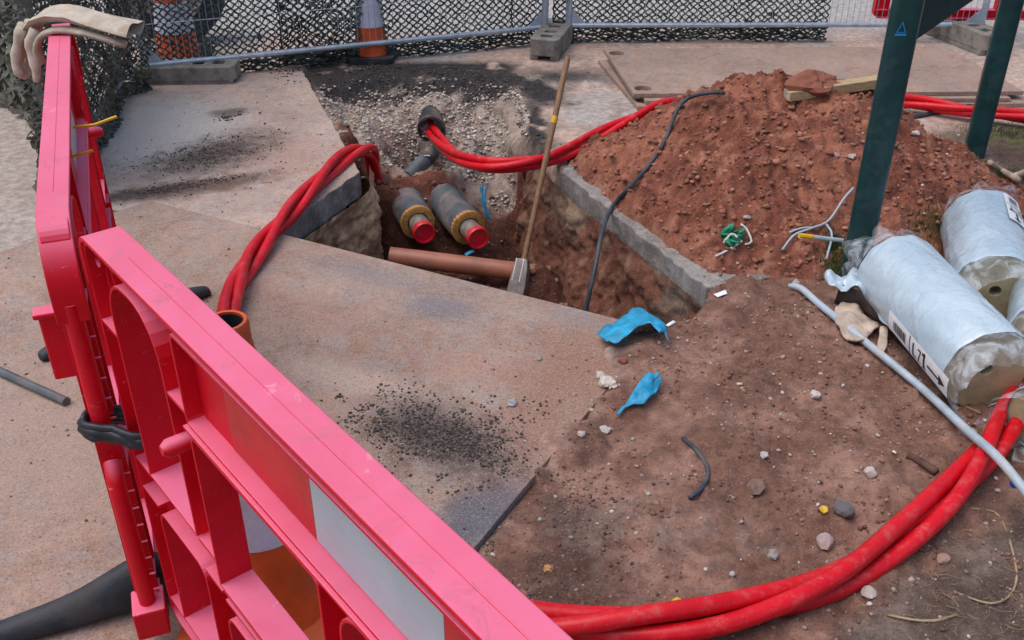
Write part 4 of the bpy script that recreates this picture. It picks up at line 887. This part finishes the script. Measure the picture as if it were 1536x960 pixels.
# blue straps in the pit
def strands(name, pts_list, r, mat, label, cat, sq=.4):
    t = empty(name, pts_list[0][0]); tag(t, label, cat); o0 = Vector(pts_list[0][0])
    for p in pts_list: MB().tube(catmull([Vector(q)-o0 for q in p], .012), r, 6, squash=sq).build('strand', mat, t, smooth=True)
    return t
strands('blue_strap', [[atY(736, 330, 4.22), atY(727, 305, 4.24), atY(719, 278, 4.28)], [atY(733, 328, 4.23), atY(723, 300, 4.25), atY(724, 276, 4.29)], [atY(728, 306, 4.22), atY(727, 290, 4.24), atY(732, 278, 4.27)]], .010, M['blue'], 'blue plastic strap sticking up by the right capped pipe', 'strap')
strands('blue_strap', [[atY(698, 383, 4.12), atY(704, 379, 4.13), atY(711, 376, 4.14)]], .012, M['blue'], 'small blue scrap under the right capped pipe', 'scrap')

# ------------------------------------------------------------------ steel plates stacked at the far right
def steel_plate(poly, z, label, hole):
    c = Vector(poly[0]).lerp(Vector(poly[2]), .5); t = empty('road_plate', (c.x, c.y, z)); tag(t, label, 'steel plate', 'stacked steel road plates')
    flat('plate', [[(p[0]-c.x, p[1]-c.y) for p in poly]]+[ell(h[0]-c.x, h[1]-c.y, .045, .045, 16) for h in hole], .022, M['platefar'], t, .002)
M['platefar'] = paving_mat('far_steel_plate', srgb(178, 150, 134), srgb(156, 132, 118), srgb(150, 142, 138), [(gp(940, 100), (.2, .3), 0, srgb(150, 150, 152), .5, .6)])
p0, p1, p2 = gp(897, 96), gp(956, 166), gp(1480, 142); d1 = Vector(p1)-Vector(p0)
steel_plate([p0, p1, (2.75, p1[1]+.05), (2.6, p0[1]+.05)], .0125, 'bottom steel plate sticking out furthest towards the heap', [gp(966, 157)])
p0b, p1b = gp(905, 82, .035), gp(950, 150, .035)
steel_plate([(p0b[0]+.05, p0b[1]), (p1b[0]+.06, p1b[1]-.045), (2.62, p1b[1]+.0), (2.5, p0b[1]+.05)], .0355, 'middle steel plate showing as a thin edge between two others', [gp(1000, 149)])
steel_plate([p0b, p1b, (2.7, p1b[1]+.04), (2.6, p0b[1]+.06)], .0585, 'top steel plate of the stack with two lifting holes on its left', [gp(925, 82, .06), gp(964, 135, .06)])

# ------------------------------------------------------------------ timber batten and clod on the heap
a = hit(1178, 160, .050); b = g3(1305, 124, a.z+.025); t0 = empty('timber_batten', a); tag(t0, 'pale sawn timber batten lying across the heap top', 'timber')
v = b-a; v = v.normalized()*.55; mx = v.to_track_quat('X', 'Z').to_matrix()
MB().box(v/2, (.55, .058, .040), mx).build('batten', M['batten'], t0, bevel=.002)
MB().box(v*.002, (.006, .054, .036), mx).build('sawn_end', M['scrap'], t0)
def lump(name, p, s, col, label, cat, group=None, seed=0, rough=.2, sub=2):
    bm = bmesh.new(); bmesh.ops.create_icosphere(bm, subdivisions=sub, radius=1); rng = random.Random(seed); off = rng.uniform(0, 50)
    for v in bm.verts:
        q = v.co; n = float(fbm(np.array([q.x*1.3+off]), np.array([q.y*1.3+q.z*2.1]), 1., 3, seed)[0]); v.co = q*(1+rough*n*1.6)
        v.co = Vector((v.co.x*s[0], v.co.y*s[1], v.co.z*s[2]))
    rz = rng.uniform(0, 6.28); bmesh.ops.rotate(bm, verts=bm.verts, cent=(0, 0, 0), matrix=Matrix.Rotation(rz, 3, 'Z'))
    me = bpy.data.meshes.new(name); bm.to_mesh(me); bm.free()
    a = me.color_attributes.new('Col', 'FLOAT_COLOR', 'POINT'); a.data.foreach_set('color', np.tile(np.array(list(col)+[1.]), len(me.vertices)).astype(np.float32))
    o = link(name, me, M['stone'], None, False); o.location = p; tag(o, label, cat, group); return o
p = hit(1222, 132, .01); lump('soil_clod', p, (.10, .07, .055), (.26, .085, .05), 'large red clod of soil on the ridge of the heap', 'clod', seed=3, rough=.75, sub=3)

M['greenmatt'] = simple('matt_green_board', (.006, .030, .030, 1), .75, var=.25, scale=9, spec=.15)
# ------------------------------------------------------------------ green sign frame
def post_at(px, py): a = gp(px, py); return Vector((a[0], a[1], 0))
q1 = post_at(1277, 428); q2 = post_at(1460, 232); t = empty('sign_frame', q1); tag(t, 'dark green steel sign frame on two leaning-looking posts, right side', 'sign frame')
dq = q2-q1; ang = math.atan2(dq.y, dq.x)
for q in (Vector((0, 0, 0)), dq):
    mb = MB(); pr = rrect(-.047, -.047, .047, .047, .024, 4); n = len(pr); R2 = Matrix.Rotation(ang+.3, 2)
    vs_ = []
    for z in (-.05, 2.3): vs_ += [(q.x+(R2 @ Vector(p_)).x, q.y+(R2 @ Vector(p_)).y, z) for p_ in pr]
    mb.add(vs_, [(k, (k+1) % n, n+(k+1) % n, n+k) for k in range(n)]+[tuple(range(n, 2*n)), tuple(range(n))[::-1]])
    mb.build('post', M['green'], t, smooth='auto')
R3 = Matrix.Rotation(ang, 3, 'Z'); R4 = Matrix.Rotation(ang, 4, 'Z')
zb_ = .86
MB().box(dq/2+Vector((0, 0, zb_+.25)), (dq.length-.10, .035, .5), R3).build('board', M['greenmatt'], t, bevel=.003)
# small triangular sticker on the near post
pp = atY(1352, 46, q1.y-.064)-q1
M['sticker'] = simple('blue_sticker', (.02, .22, .5, 1), .4, var=.1)
mb = MB().add([(-.018, 0, -.016), (.018, 0, -.016), (.018, 0, -.009), (-.018, 0, -.009)], [(0, 1, 2, 3)]).add([(-.015, 0, -.006), (.015, 0, -.006), (.0, 0, .030), (-.011, 0, -.004), (.011, 0, -.004), (0, 0, .022)], [(0, 1, 4, 3), (1, 2, 5, 4), (2, 0, 3, 5)])
o = mb.build('triangle_sticker', M['sticker'], t); o.location = pp

# ------------------------------------------------------------------ wrapped insulation rolls
def roll(name, a, b, r, label, film_front=True, tail=True, marks=None, seed=1):
    a, b = Vector(a), Vector(b); ax = b-a; L = ax.length; t = empty(name, a); tag(t, label, 'insulation roll', 'plastic wrapped insulation rolls')
    mz = ax.to_track_quat('Z', 'Y').to_matrix(); n = 110; rng = random.Random(seed)
    m = 70; vs_ = []; CR = [(rng.uniform(0, 6.28), rng.uniform(-5, 5), rng.uniform(0, L), rng.uniform(.08, .25), rng.uniform(.010, .028), rng.uniform(.05, .14)) for _ in range(26)]
    for i in range(m+1):
        z = L*i/m
        for k in range(n):
            th = 2*math.pi*k/n
            e = r*(1+.016*abs(math.sin(4.3*th+14*z+seed))*(.4+math.sin(z*9+2*th))+.030*(float(vn(np.array([th*1.6+seed*9]), np.array([z*5.]), seed)[0])-.5)+.024*math.sin(3*th+z*7+seed)*abs(i/m-.5)+.014*math.sin(11*th+9*z)*(abs(i/m-.5)*2)**3)
            for (tc, sl2, zc, zl, am, wd2) in CR:
                fz = 1-((z-zc)/zl)**2
                if fz > 0:
                    dt = abs((th-tc-sl2*(z-zc)+math.pi) % (2*math.pi)-math.pi)/wd2
                    if dt < 1: e += r*am*fz*(1-dt)**2
            if i in (0, m): e *= .975
            vs_.append(mz @ Vector((e*math.cos(th), e*math.sin(th), z)))
    MB().add(vs_, [(i*n+k, i*n+(k+1) % n, (i+1)*n+(k+1) % n, (i+1)*n+k) for i in range(m) for k in range(n)]).build('wrapping', M['wrap'], t, smooth=True)
    for zz_, s in ((.012, -1), (L-.012, 1)):
        MB().lathe([(r*.965, zz_), (r*.96, zz_+.004*s), (r*.14, zz_+.006*s), (r*.13, zz_-.05*s), (0, zz_-.05*s)], (0, 0, 0), mz, 36).build('foam_end', M['foamtan'], t, smooth='auto')
    # loose gathered film over the ends
    for end, s in ((0, -1), (L, 1)):
        mb = MB(); rows = 5; vs_ = []; nn = 40
        for i in range(rows+1):
            f = i/rows
            for k in range(nn):
                th = 2*math.pi*k/nn; fl = math.sin(7*th+seed)*.5+math.sin(13*th+2*seed)*.3
                rr_ = r*(1.0+.05*f+.12*f*fl-.38*f*f*(math.cos(th-1.2*seed) > 0)*abs(math.cos(th-1.2*seed)))
                q = mz @ Vector((rr_*math.cos(th), rr_*math.sin(th), end+s*(.11*f*(1+.35*fl))))
                q.z = max(q.z, .012+.004*math.sin(k)-a.z); vs_.append(q)
        mb.add(vs_, [(i*nn+k, i*nn+(k+1) % nn, (i+1)*nn+(k+1) % nn, (i+1)*nn+k) for i in range(rows) for k in range(nn)]); mb.build('loose_film', M['film'], t, smooth=True)
    if marks:
        nrm, z0, z1, wd = marks      # label on the side of the barrel that faces nrm
        nv_ = mz.transposed() @ Vector(nrm); th0 = math.atan2(nv_.y, nv_.x); sg = 1 if (mz @ Vector((-math.sin(th0), math.cos(th0), 0))).z > 0 else -1
        def on(u, v, e=.004): # u along axis 0..1, v across -.5...5
            th = th0+sg*v*wd/r; z = z0+(z1-z0)*u; rr_ = r*1.028+e; return mz @ Vector((rr_*math.cos(th), rr_*math.sin(th), z))
        def patch(mb, u0, u1, v0, v1, e, nu=8, nv=5):
            vs_ = [on(u0+(u1-u0)*i/nu, v0+(v1-v0)*j/nv, e) for i in range(nu+1) for j in range(nv+1)]
            mb.add(vs_, [(i*(nv+1)+j, i*(nv+1)+j+1, (i+1)*(nv+1)+j+1, (i+1)*(nv+1)+j) for i in range(nu) for j in range(nv)])
        mb = MB(); patch(mb, 0, 1, -.5, .5, .002, 12, 6); lb = mb.build('label', M['paper'], t, smooth=True)
        mb = MB(); u = .10; rg = random.Random(4)
        for i in range(13):
            w_ = rg.choice((.006, .010, .014)); patch(mb, u, u+w_, -.25, .25, .0035, 1, 3); u += w_+rg.choice((.006, .010))
        mb.build('barcode', M['black'], lb)
        mb = MB(); patch(mb, .38, .39, -.45, .45, .0035, 1, 3); patch(mb, .44, .50, -.36, -.28, .0035, 2, 2); patch(mb, .44, .46, -.36, .30, .0035, 1, 3)   # L
        patch(mb, .53, .58, -.36, -.30, .0035, 1, 2); patch(mb, .53, .58, .22, .30, .0035, 1, 2); vs_ = [on(.53, -.30, .0035), on(.545, -.30, .0035), on(.58, .22, .0035), on(.565, .22, .0035)]; mb.add(vs_, [(0, 1, 2, 3)])   # Z
        patch(mb, .62, .645, -.38, .38, .0035, 1, 4); patch(mb, .60, .62, .20, .34, .0035, 1, 2); patch(mb, .60, .665, -.40, -.34, .0035, 1, 2)                  # 1
        mb.build('lettering', M['black'], lb)
        mb = MB(); patch(mb, .69, .88, -.05, .06, .0035, 5, 2); mb.add([on(.87, -.24, .0035), on(.97, .0, .0035), on(.87, .24, .0035)], [(0, 1, 2)]); mb.build('arrow', M['black'], lb)
    return t
rr1 = .135
a = g3(1342, 410, rr1); b = g3(1480, 562, rr1); b.z = a.z = rr1+.012
roll('insulation_roll', a, b, rr1, 'nearest big wrapped insulation roll with a black arrow on its label', marks=((-.80, -.50, -.14), .27, .66, .066), seed=1)
a = g3(1470, 338, .14); b = g3(1492, 442, .14); a.z = b.z = .15
roll('insulation_roll', a, b, .135, 'wrapped insulation roll lying behind the nearest one', marks=((.25, -.5, .6), .01, .24, .07), seed=2)
a = g3(1590, 395, .14); b = g3(1578, 520, .14); a.z = b.z = .15
roll('insulation_roll', a, b, .135, 'wrapped insulation roll cut by the right edge of the picture', seed=3)
a = g3(1680, 560, .12); b = g3(1560, 634, .12); a.z = b.z = .125
roll('insulation_roll', a, b, .10, 'wrapped roll end over the red hoses at the right edge', seed=4)

# ------------------------------------------------------------------ scraps round the rolls
def sheet_scrap(name, pix, z, mat, label, cat, lift=.03, seed=0, sub=3, bend=None, thick=.002, group=None):
    onz = z < .045; pts = [hit(px, py) if onz else g3(px, py, z) for px, py in pix]; c = sum(pts, Vector())/len(pts)
    bm = bmesh.new(); f = bm.faces.new([bm.verts.new(p-c) for p in pts]); bmesh.ops.triangulate(bm, faces=[f])
    for _ in range(sub): bmesh.ops.subdivide_edges(bm, edges=bm.edges[:], cuts=1, use_grid_fill=False); bmesh.ops.triangulate(bm, faces=bm.faces[:])
    for v in bm.verts:
        x, y = v.co.x+c.x, v.co.y+c.y
        n = float(fbm(np.array([x]), np.array([y]), 9, 3, seed)[0])*.5+.5; n2 = float(fbm(np.array([x*1.0]), np.array([y*.4]), 26, 2, seed+5)[0])
        n3 = abs(float(fbm(np.array([x]), np.array([y]), 17, 3, seed+9)[0]))
        v.co.z += lift*n+lift*.35*n2+lift*.7*n3+(bend(v.co) if bend else 0)
    me = bpy.data.meshes.new(name); bm.to_mesh(me); bm.free(); o = link(name, me, mat, None, True); o.location = (c.x, c.y, c.z+.005)
    s = o.modifiers.new('t', 'SOLIDIFY'); s.thickness = thick; return tag(o, label, cat, group)
# dark brown strip standing on edge along the roll
def wall_strip(name, path, h, mat, label, cat, th=.003, lean=.02):
    P = catmull(path, .02); n = len(P); vs_ = []
    for i, p in enumerate(P):
        for k in range(5): vs_.append((p.x+lean*k/4*math.sin(i*.4), p.y-lean*k/4, p.z+h(i/(n-1))*k/4))
    mb = MB().add(vs_, [(i*5+k, (i+1)*5+k, (i+1)*5+k+1, i*5+k+1) for i in range(n-1) for k in range(4)])
    o = mb.build(name, mat, smooth=True); s = o.modifiers.new('t', 'SOLIDIFY'); s.thickness = th; return tag(o, label, cat)
q = [g3(1250, 462, .0), g3(1290, 478, .0), g3(1325, 500, .0), g3(1352, 530, 0), g3(1385, 562, 0)]
wall_strip('brown_strip', [(v.x, v.y, .02) for v in q], lambda f: .085-.05*f, M['sheetbrown'], 'dark brown curved strip lying against the nearest roll', 'strip')
sheet_scrap('white_wrapping', [(1232, 432), (1262, 436), (1285, 425), (1312, 440), (1330, 470), (1300, 462), (1262, 455), (1240, 450)], .05, M['wrap'], 'torn white wrapping at the foot of the near green post', 'wrapping', .07, 3)
sheet_scrap('white_wrapping', [(1300, 450), (1330, 462), (1365, 500), (1410, 560), (1400, 568), (1350, 525), (1318, 485)], .055, M['wrap'], 'long torn edge of white wrapping beside the nearest roll', 'wrapping', .04, 4)
sheet_scrap('foam_scrap', [(1251, 470), (1265, 463), (1285, 468), (1310, 488), (1316, 503), (1300, 512), (1296, 521), (1275, 522), (1262, 510), (1251, 492)], .03, M['scrap'], 'larger beige curled foam scrap resting on the grey conduit', 'scrap', .035, 6, thick=.006)
sheet_scrap('foam_scrap', [(1318, 503), (1328, 505), (1328, 530), (1322, 542), (1313, 533)], .02, M['scrap'], 'smaller beige foam scrap beside the larger curled one', 'scrap', .03, 7, thick=.005)
# grey conduit
pc = []
for px, py in ((1182, 434), (1200, 440), (1225, 458), (1250, 483), (1295, 522), (1380, 588), (1450, 645), (1500, 690), (1560, 765), (1640, 860)):
    z = .02 if px < 1420 else (.09 if px < 1460 else .135)
    if px > 1540: z = .10
    x, y = gp(px, py, z); pc.append((x, y, max(z, tz(x, y)+.016)))
tag(MB().tube(catmull(pc, .03), [.006]+[.0125]*(len(catmull(pc, .03))-1), 12).build('grey_conduit', M['conduit'], smooth='auto'), 'long grey conduit lying over the red hoses at right', 'conduit')
# wires and yellow-tipped rod on the heap
W = lambda px, py, u=.014: hit(px, py, u+.012)
t = strands('wire_tangle', [[W(1172, 384), W(1190, 362), W(1215, 352), W(1240, 346, .03), W(1262, 320, .05), W(1275, 308, .06)], [W(1183, 358), W(1200, 352), W(1222, 350), W(1240, 346)], [W(1238, 346), W(1246, 362), W(1238, 398)]], .0045, M['conduit'], 'tangle of thin grey wires on the soil by the near green post', 'wire', 1.)
a = W(1197, 363, .015); b = W(1262, 372, .018); t = empty('rod', a); tag(t, 'short grey rod with a yellow tip below the wires', 'rod')
MB().tube([(b-a)*.3, b-a], .009, 8).build('shaft', M['conduit'], t, smooth='auto'); MB().tube([(0, 0, 0), (b-a)*.31], .010, 8).build('tip', M['yellow'], t, smooth='auto')

# ------------------------------------------------------------------ blue gloves and rubbish
bend1 = lambda c: .05*max(0, 1-abs(c.x-.02)/.10)
sheet_scrap('blue_glove', [(895, 511), (915, 500), (940, 490), (962, 485), (985, 490), (995, 505), (1000, 533), (994, 520), (986, 532), (972, 515), (958, 512), (945, 520), (921, 532), (910, 525)], .022, M['blue'], 'crumpled blue rubber glove at the plate corner by the pit', 'glove', .03, 11, bend=bend1, thick=.003)
sheet_scrap('blue_glove', [(924, 630), (938, 612), (955, 588), (972, 572), (986, 569), (988, 574), (976, 592), (990, 577), (992, 583), (982, 602), (966, 616), (950, 616), (938, 620), (928, 630)], .015, M['blue'], 'folded blue rubber glove lying on the dirt', 'glove', .03, 12, thick=.003)
rg = random.Random(5); gl = []
for k in range(9):
    c0_ = (1086+rg.uniform(0, 26), 376-rg.uniform(0, 24)); pp_ = []
    for j in range(5): pp_.append(hit(c0_[0]+rg.uniform(-11, 11), c0_[1]+rg.uniform(-7, 7), .008+.03*rg.random()))
    gl.append(pp_)
t = strands('green_rag', gl, .008, M['greencloth'], 'small tangled green rag with white string on the soil', 'rag', .35)
strands('white_string', [[W(1072, 394), W(1088, 386), W(1105, 376), W(1112, 370)], [W(1110, 346), W(1118, 352), W(1126, 372), W(1116, 376)], [W(1084, 376, .02), W(1095, 368, .035), W(1105, 368, .02)]], .0045, M['string'], 'white string loops round the green rag', 'string', 1.)
sheet_scrap('white_shard', [(998, 491), (1010, 484), (1013, 487), (1002, 493)], .03, M['paper'], 'white plastic shard near the blue glove at the pit', 'shard', .005, 14)
sheet_scrap('white_shard', [(1070, 445), (1088, 438), (1091, 443), (1076, 449)], .03, M['paper'], 'white plastic shard at the end of the cut concrete edge', 'shard', .005, 15)
G = lambda px, py, u=.006: hit(px, py, u)
tag(MB().tube(catmull([G(1024, 660), G(1042, 676), G(1056, 695), G(1062, 712), G(1052, 735), G(1034, 750)], .015), [.007]*1+[.0075]*0 if 0 else .0065, 8).build('bent_wire', M['cable'], smooth=True), 'short bent black wire lying on the dirt', 'wire')
tag(MB().tube(catmull([G(1360, 686, .008), G(1382, 698, .01), G(1404, 712, .008)], .015), .011, 7).build('stick', simple('dark_stick', (.10, .05, .035, 1), .8, var=.4), smooth=True), 'short dark stick on the dirt above the red hoses', 'stick')
M['leafy'] = simple('yellow_leaf', (.65, .42, .03, 1), .6, var=.2)
sheet_scrap('yellow_leaf', [(1227, 768), (1232, 764), (1240, 767), (1241, 774), (1234, 778), (1229, 774)], .025, M['leafy'], 'small yellow leaf on the dirt', 'leaf', .012, 16, sub=2)
sheet_scrap('yellow_leaf', [(1006, 906), (1014, 902), (1022, 905), (1023, 910), (1012, 911)], .015, M['leafy'], 'tiny yellow-green leaf touching the foreground hoses', 'leaf', .012, 17, sub=2)
c = G(1524, 728, .0); mb = MB().lathe([(0, .016), (.014, .016), (.016, .013), (.016, 0)], c, None, 18); tag(mb.build('bottle_cap', simple('blue_cap', (.01, .07, .45, 1), .35, var=.1), smooth='auto'), 'blue bottle cap under the grey conduit at right', 'bottle cap')
M['twig'] = simple('dry_twig', (.34, .25, .15, 1), .8, var=.3)
tag(MB().tube(catmull([G(1430, 890), G(1455, 900), G(1485, 908), G(1512, 898), G(1524, 870), G(1518, 830), G(1505, 790), G(1490, 770), G(1455, 765)], .02), .0028, 5).build('vine', M['twig'], smooth=True), 'thin dry vine curling over the lower right corner', 'vine')
tag(MB().tube(catmull([G(1330, 925), G(1365, 932), G(1400, 934), G(1435, 925)], .02), .0035, 5).build('twig', M['twig'], smooth=True), 'straight dry twig in the lower right corner', 'twig')
tag(MB().tube(catmull([G(1370, 575), G(1420, 600), G(1470, 622)], .02), .003, 5).build('twig', M['twig'], smooth=True), 'thin brown twig along the nearest roll', 'twig')
t = strands('dead_wood', [[W(1482, 252), W(1500, 264), W(1518, 274), W(1526, 280)], [W(1520, 272), W(1545, 262)]], .014, simple('bleached_wood', (.42, .31, .24, 1), .8, var=.3), 'broken pale wood piece beside the far green post', 'wood', 1.)
# lying rod at left, under the left barrier
ra = gp(-20, 560); rb_ = gp(104, 617); t = MB().tube([(ra[0], ra[1], .035), (rb_[0], rb_[1], .035)], .014, 10).build('ground_rod', M['casing'], smooth='auto'); tag(t, 'dull grey rod lying on the plate at the left edge', 'rod')

# ------------------------------------------------------------------ single stones one could pick up
ST = [(908, 578, .026, (.62, .58, .52), 'largest white stone near the folded blue glove', 0), (901, 566, .020, (.56, .50, .45), 'white stone just above the largest one near the glove', 0), (919, 582, .018, (.60, .53, .44), 'cream stone touching the right of the white stone cluster', 0), (906, 648, .020, (.52, .48, .46), 'pale grey stone below the folded blue glove', 0), (872, 654, .013, (.5, .46, .43), 'small pale stone at the tip of the plate edge line', 0),
      (768, 607, .017, (.40, .40, .42), 'grey pointed stone on the middle of the steel plate', 0), (809, 539, .011, (.34, .29, .27), 'small brown-grey stone on the plate below the tool', 0), (1236, 818, .026, (.40, .31, .29), 'rounded pinkish stone just above the foreground hoses', 0), (1159, 836, .017, (.30, .27, .26), 'dull grey stone left of the rounded pinkish one', 0), (1266, 770, .028, (.12, .115, .125), 'dark angular stone beside the yellow leaf', 0),
      (1222, 596, .017, (.58, .52, .49), 'pale oblong stone in the middle of the dirt', 0), (1304, 713, .018, (.55, .47, .42), 'light knobbly stone right of the yellow leaf', 0), (1134, 737, .028, (.20, .125, .10), 'brown half-buried stone in the trodden dirt', 0), (1302, 892, .020, (.5, .43, .38), 'pale stone below the foreground hoses', 0), (1414, 842, .018, (.36, .23, .18), 'brown stone in the lower right corner', 0), (1454, 660, .020, (.45, .43, .42), 'grey stone between the conduit and the red hoses', 0),
      (1146, 686, .014, (.5, .46, .44), 'small pale stone above the brown half-buried one', 0), (822, 857, .014, (.50, .26, .12), 'orange-brown stone on the dark patch by the plate', 0), (934, 546, .018, (.26, .09, .06), 'reddish stone under the crumpled blue glove', 0), (1276, 240, .022, (.50, .42, .38), 'larger pale stone high on the heap left of the post', 1), (1373, 202, .018, (.6, .56, .52), 'pale stone on the heap right of the near post', 1), (1254, 236, .014, (.38, .28, .24), 'small brownish stone beside the larger one on the heap', 1), (1120, 332, .014, (.45, .42, .4), 'pale grey stone above the green rag', 1), (1193, 430, .020, (.46, .36, .31), 'rough pinkish stone at the conduit tip', 0), (266, 432, .020, (.02, .024, .03), 'black lump on the plate behind the left end of the foreground barrier', 0)]
for i, (px, py, s, c, lab, hp) in enumerate(ST):
    x, y, _ = hit(px, py)
    lump('stone', (x, y, tz(x, y)+s*.35), (s, s*.8, s*.62), c, lab, 'stone', 'loose stones', seed=20+i, rough=.35)
# dry needles, grass and litter of the lower right corner
def needles(name, n, reg, mat, label, cat, l0=.015, l1=.05, r=.0006, upz=.06):
    mb = MB(); rng = random.Random(n)
    for _ in range(n):
        px, py = rng.uniform(reg[0], reg[2]), rng.uniform(reg[1], reg[3]); x, y = gp(px, py, .02)
        if (gp(px, py)[0]-.75)*.6-(gp(px, py)[1]-1.70)*.8 < .10 and reg[3] > 700: continue
        a = rng.uniform(0, 6.28); l = rng.uniform(l0, l1); z = tz(x, y)+.003
        mb.tube([(x, y, z), (x+l*.5*math.cos(a), y+l*.5*math.sin(a), z+l*upz*.8), (x+l*math.cos(a+.3), y+l*math.sin(a+.3), z+l*upz*.5)], r, 3, False)
    return tag(mb.build(name, mat), label, cat, kind='stuff')
needles('dry_needles', 420, (1150, 700, 1640, 1000), M['twig'], 'dry pine needles littering the lower right corner', 'needles')
M['grass'] = simple('short_grass', (.07, .12, .025, 1), .7, var=.5, scale=30)
def tuft(name, centres, n, label):
    mb = MB(); rng = random.Random(n)
    for (px, py, sx, sy) in centres:
        c = gp(px, py, .01)
        for _ in range(n):
            x, y = c[0]+rng.gauss(0, sx), c[1]+rng.gauss(0, sy); z = tz(x, y)-.002; a = rng.uniform(0, 6.28); l = rng.uniform(.012, .04)
            mb.add([(x-.0015, y, z), (x+.0015, y, z), (x+l*.5*math.cos(a), y+l*.5*math.sin(a), z+l)], [(0, 1, 2)])
    return tag(mb.build(name, M['grass']), label, 'grass', kind='stuff')
tuft('grass', [(1505, 195, .10, .05), (1520, 265, .08, .05), (1395, 368, .06, .05), (1255, 415, .03, .04), (1250, 395, .02, .05)], 500, 'short green grass growing by the green posts and rolls')
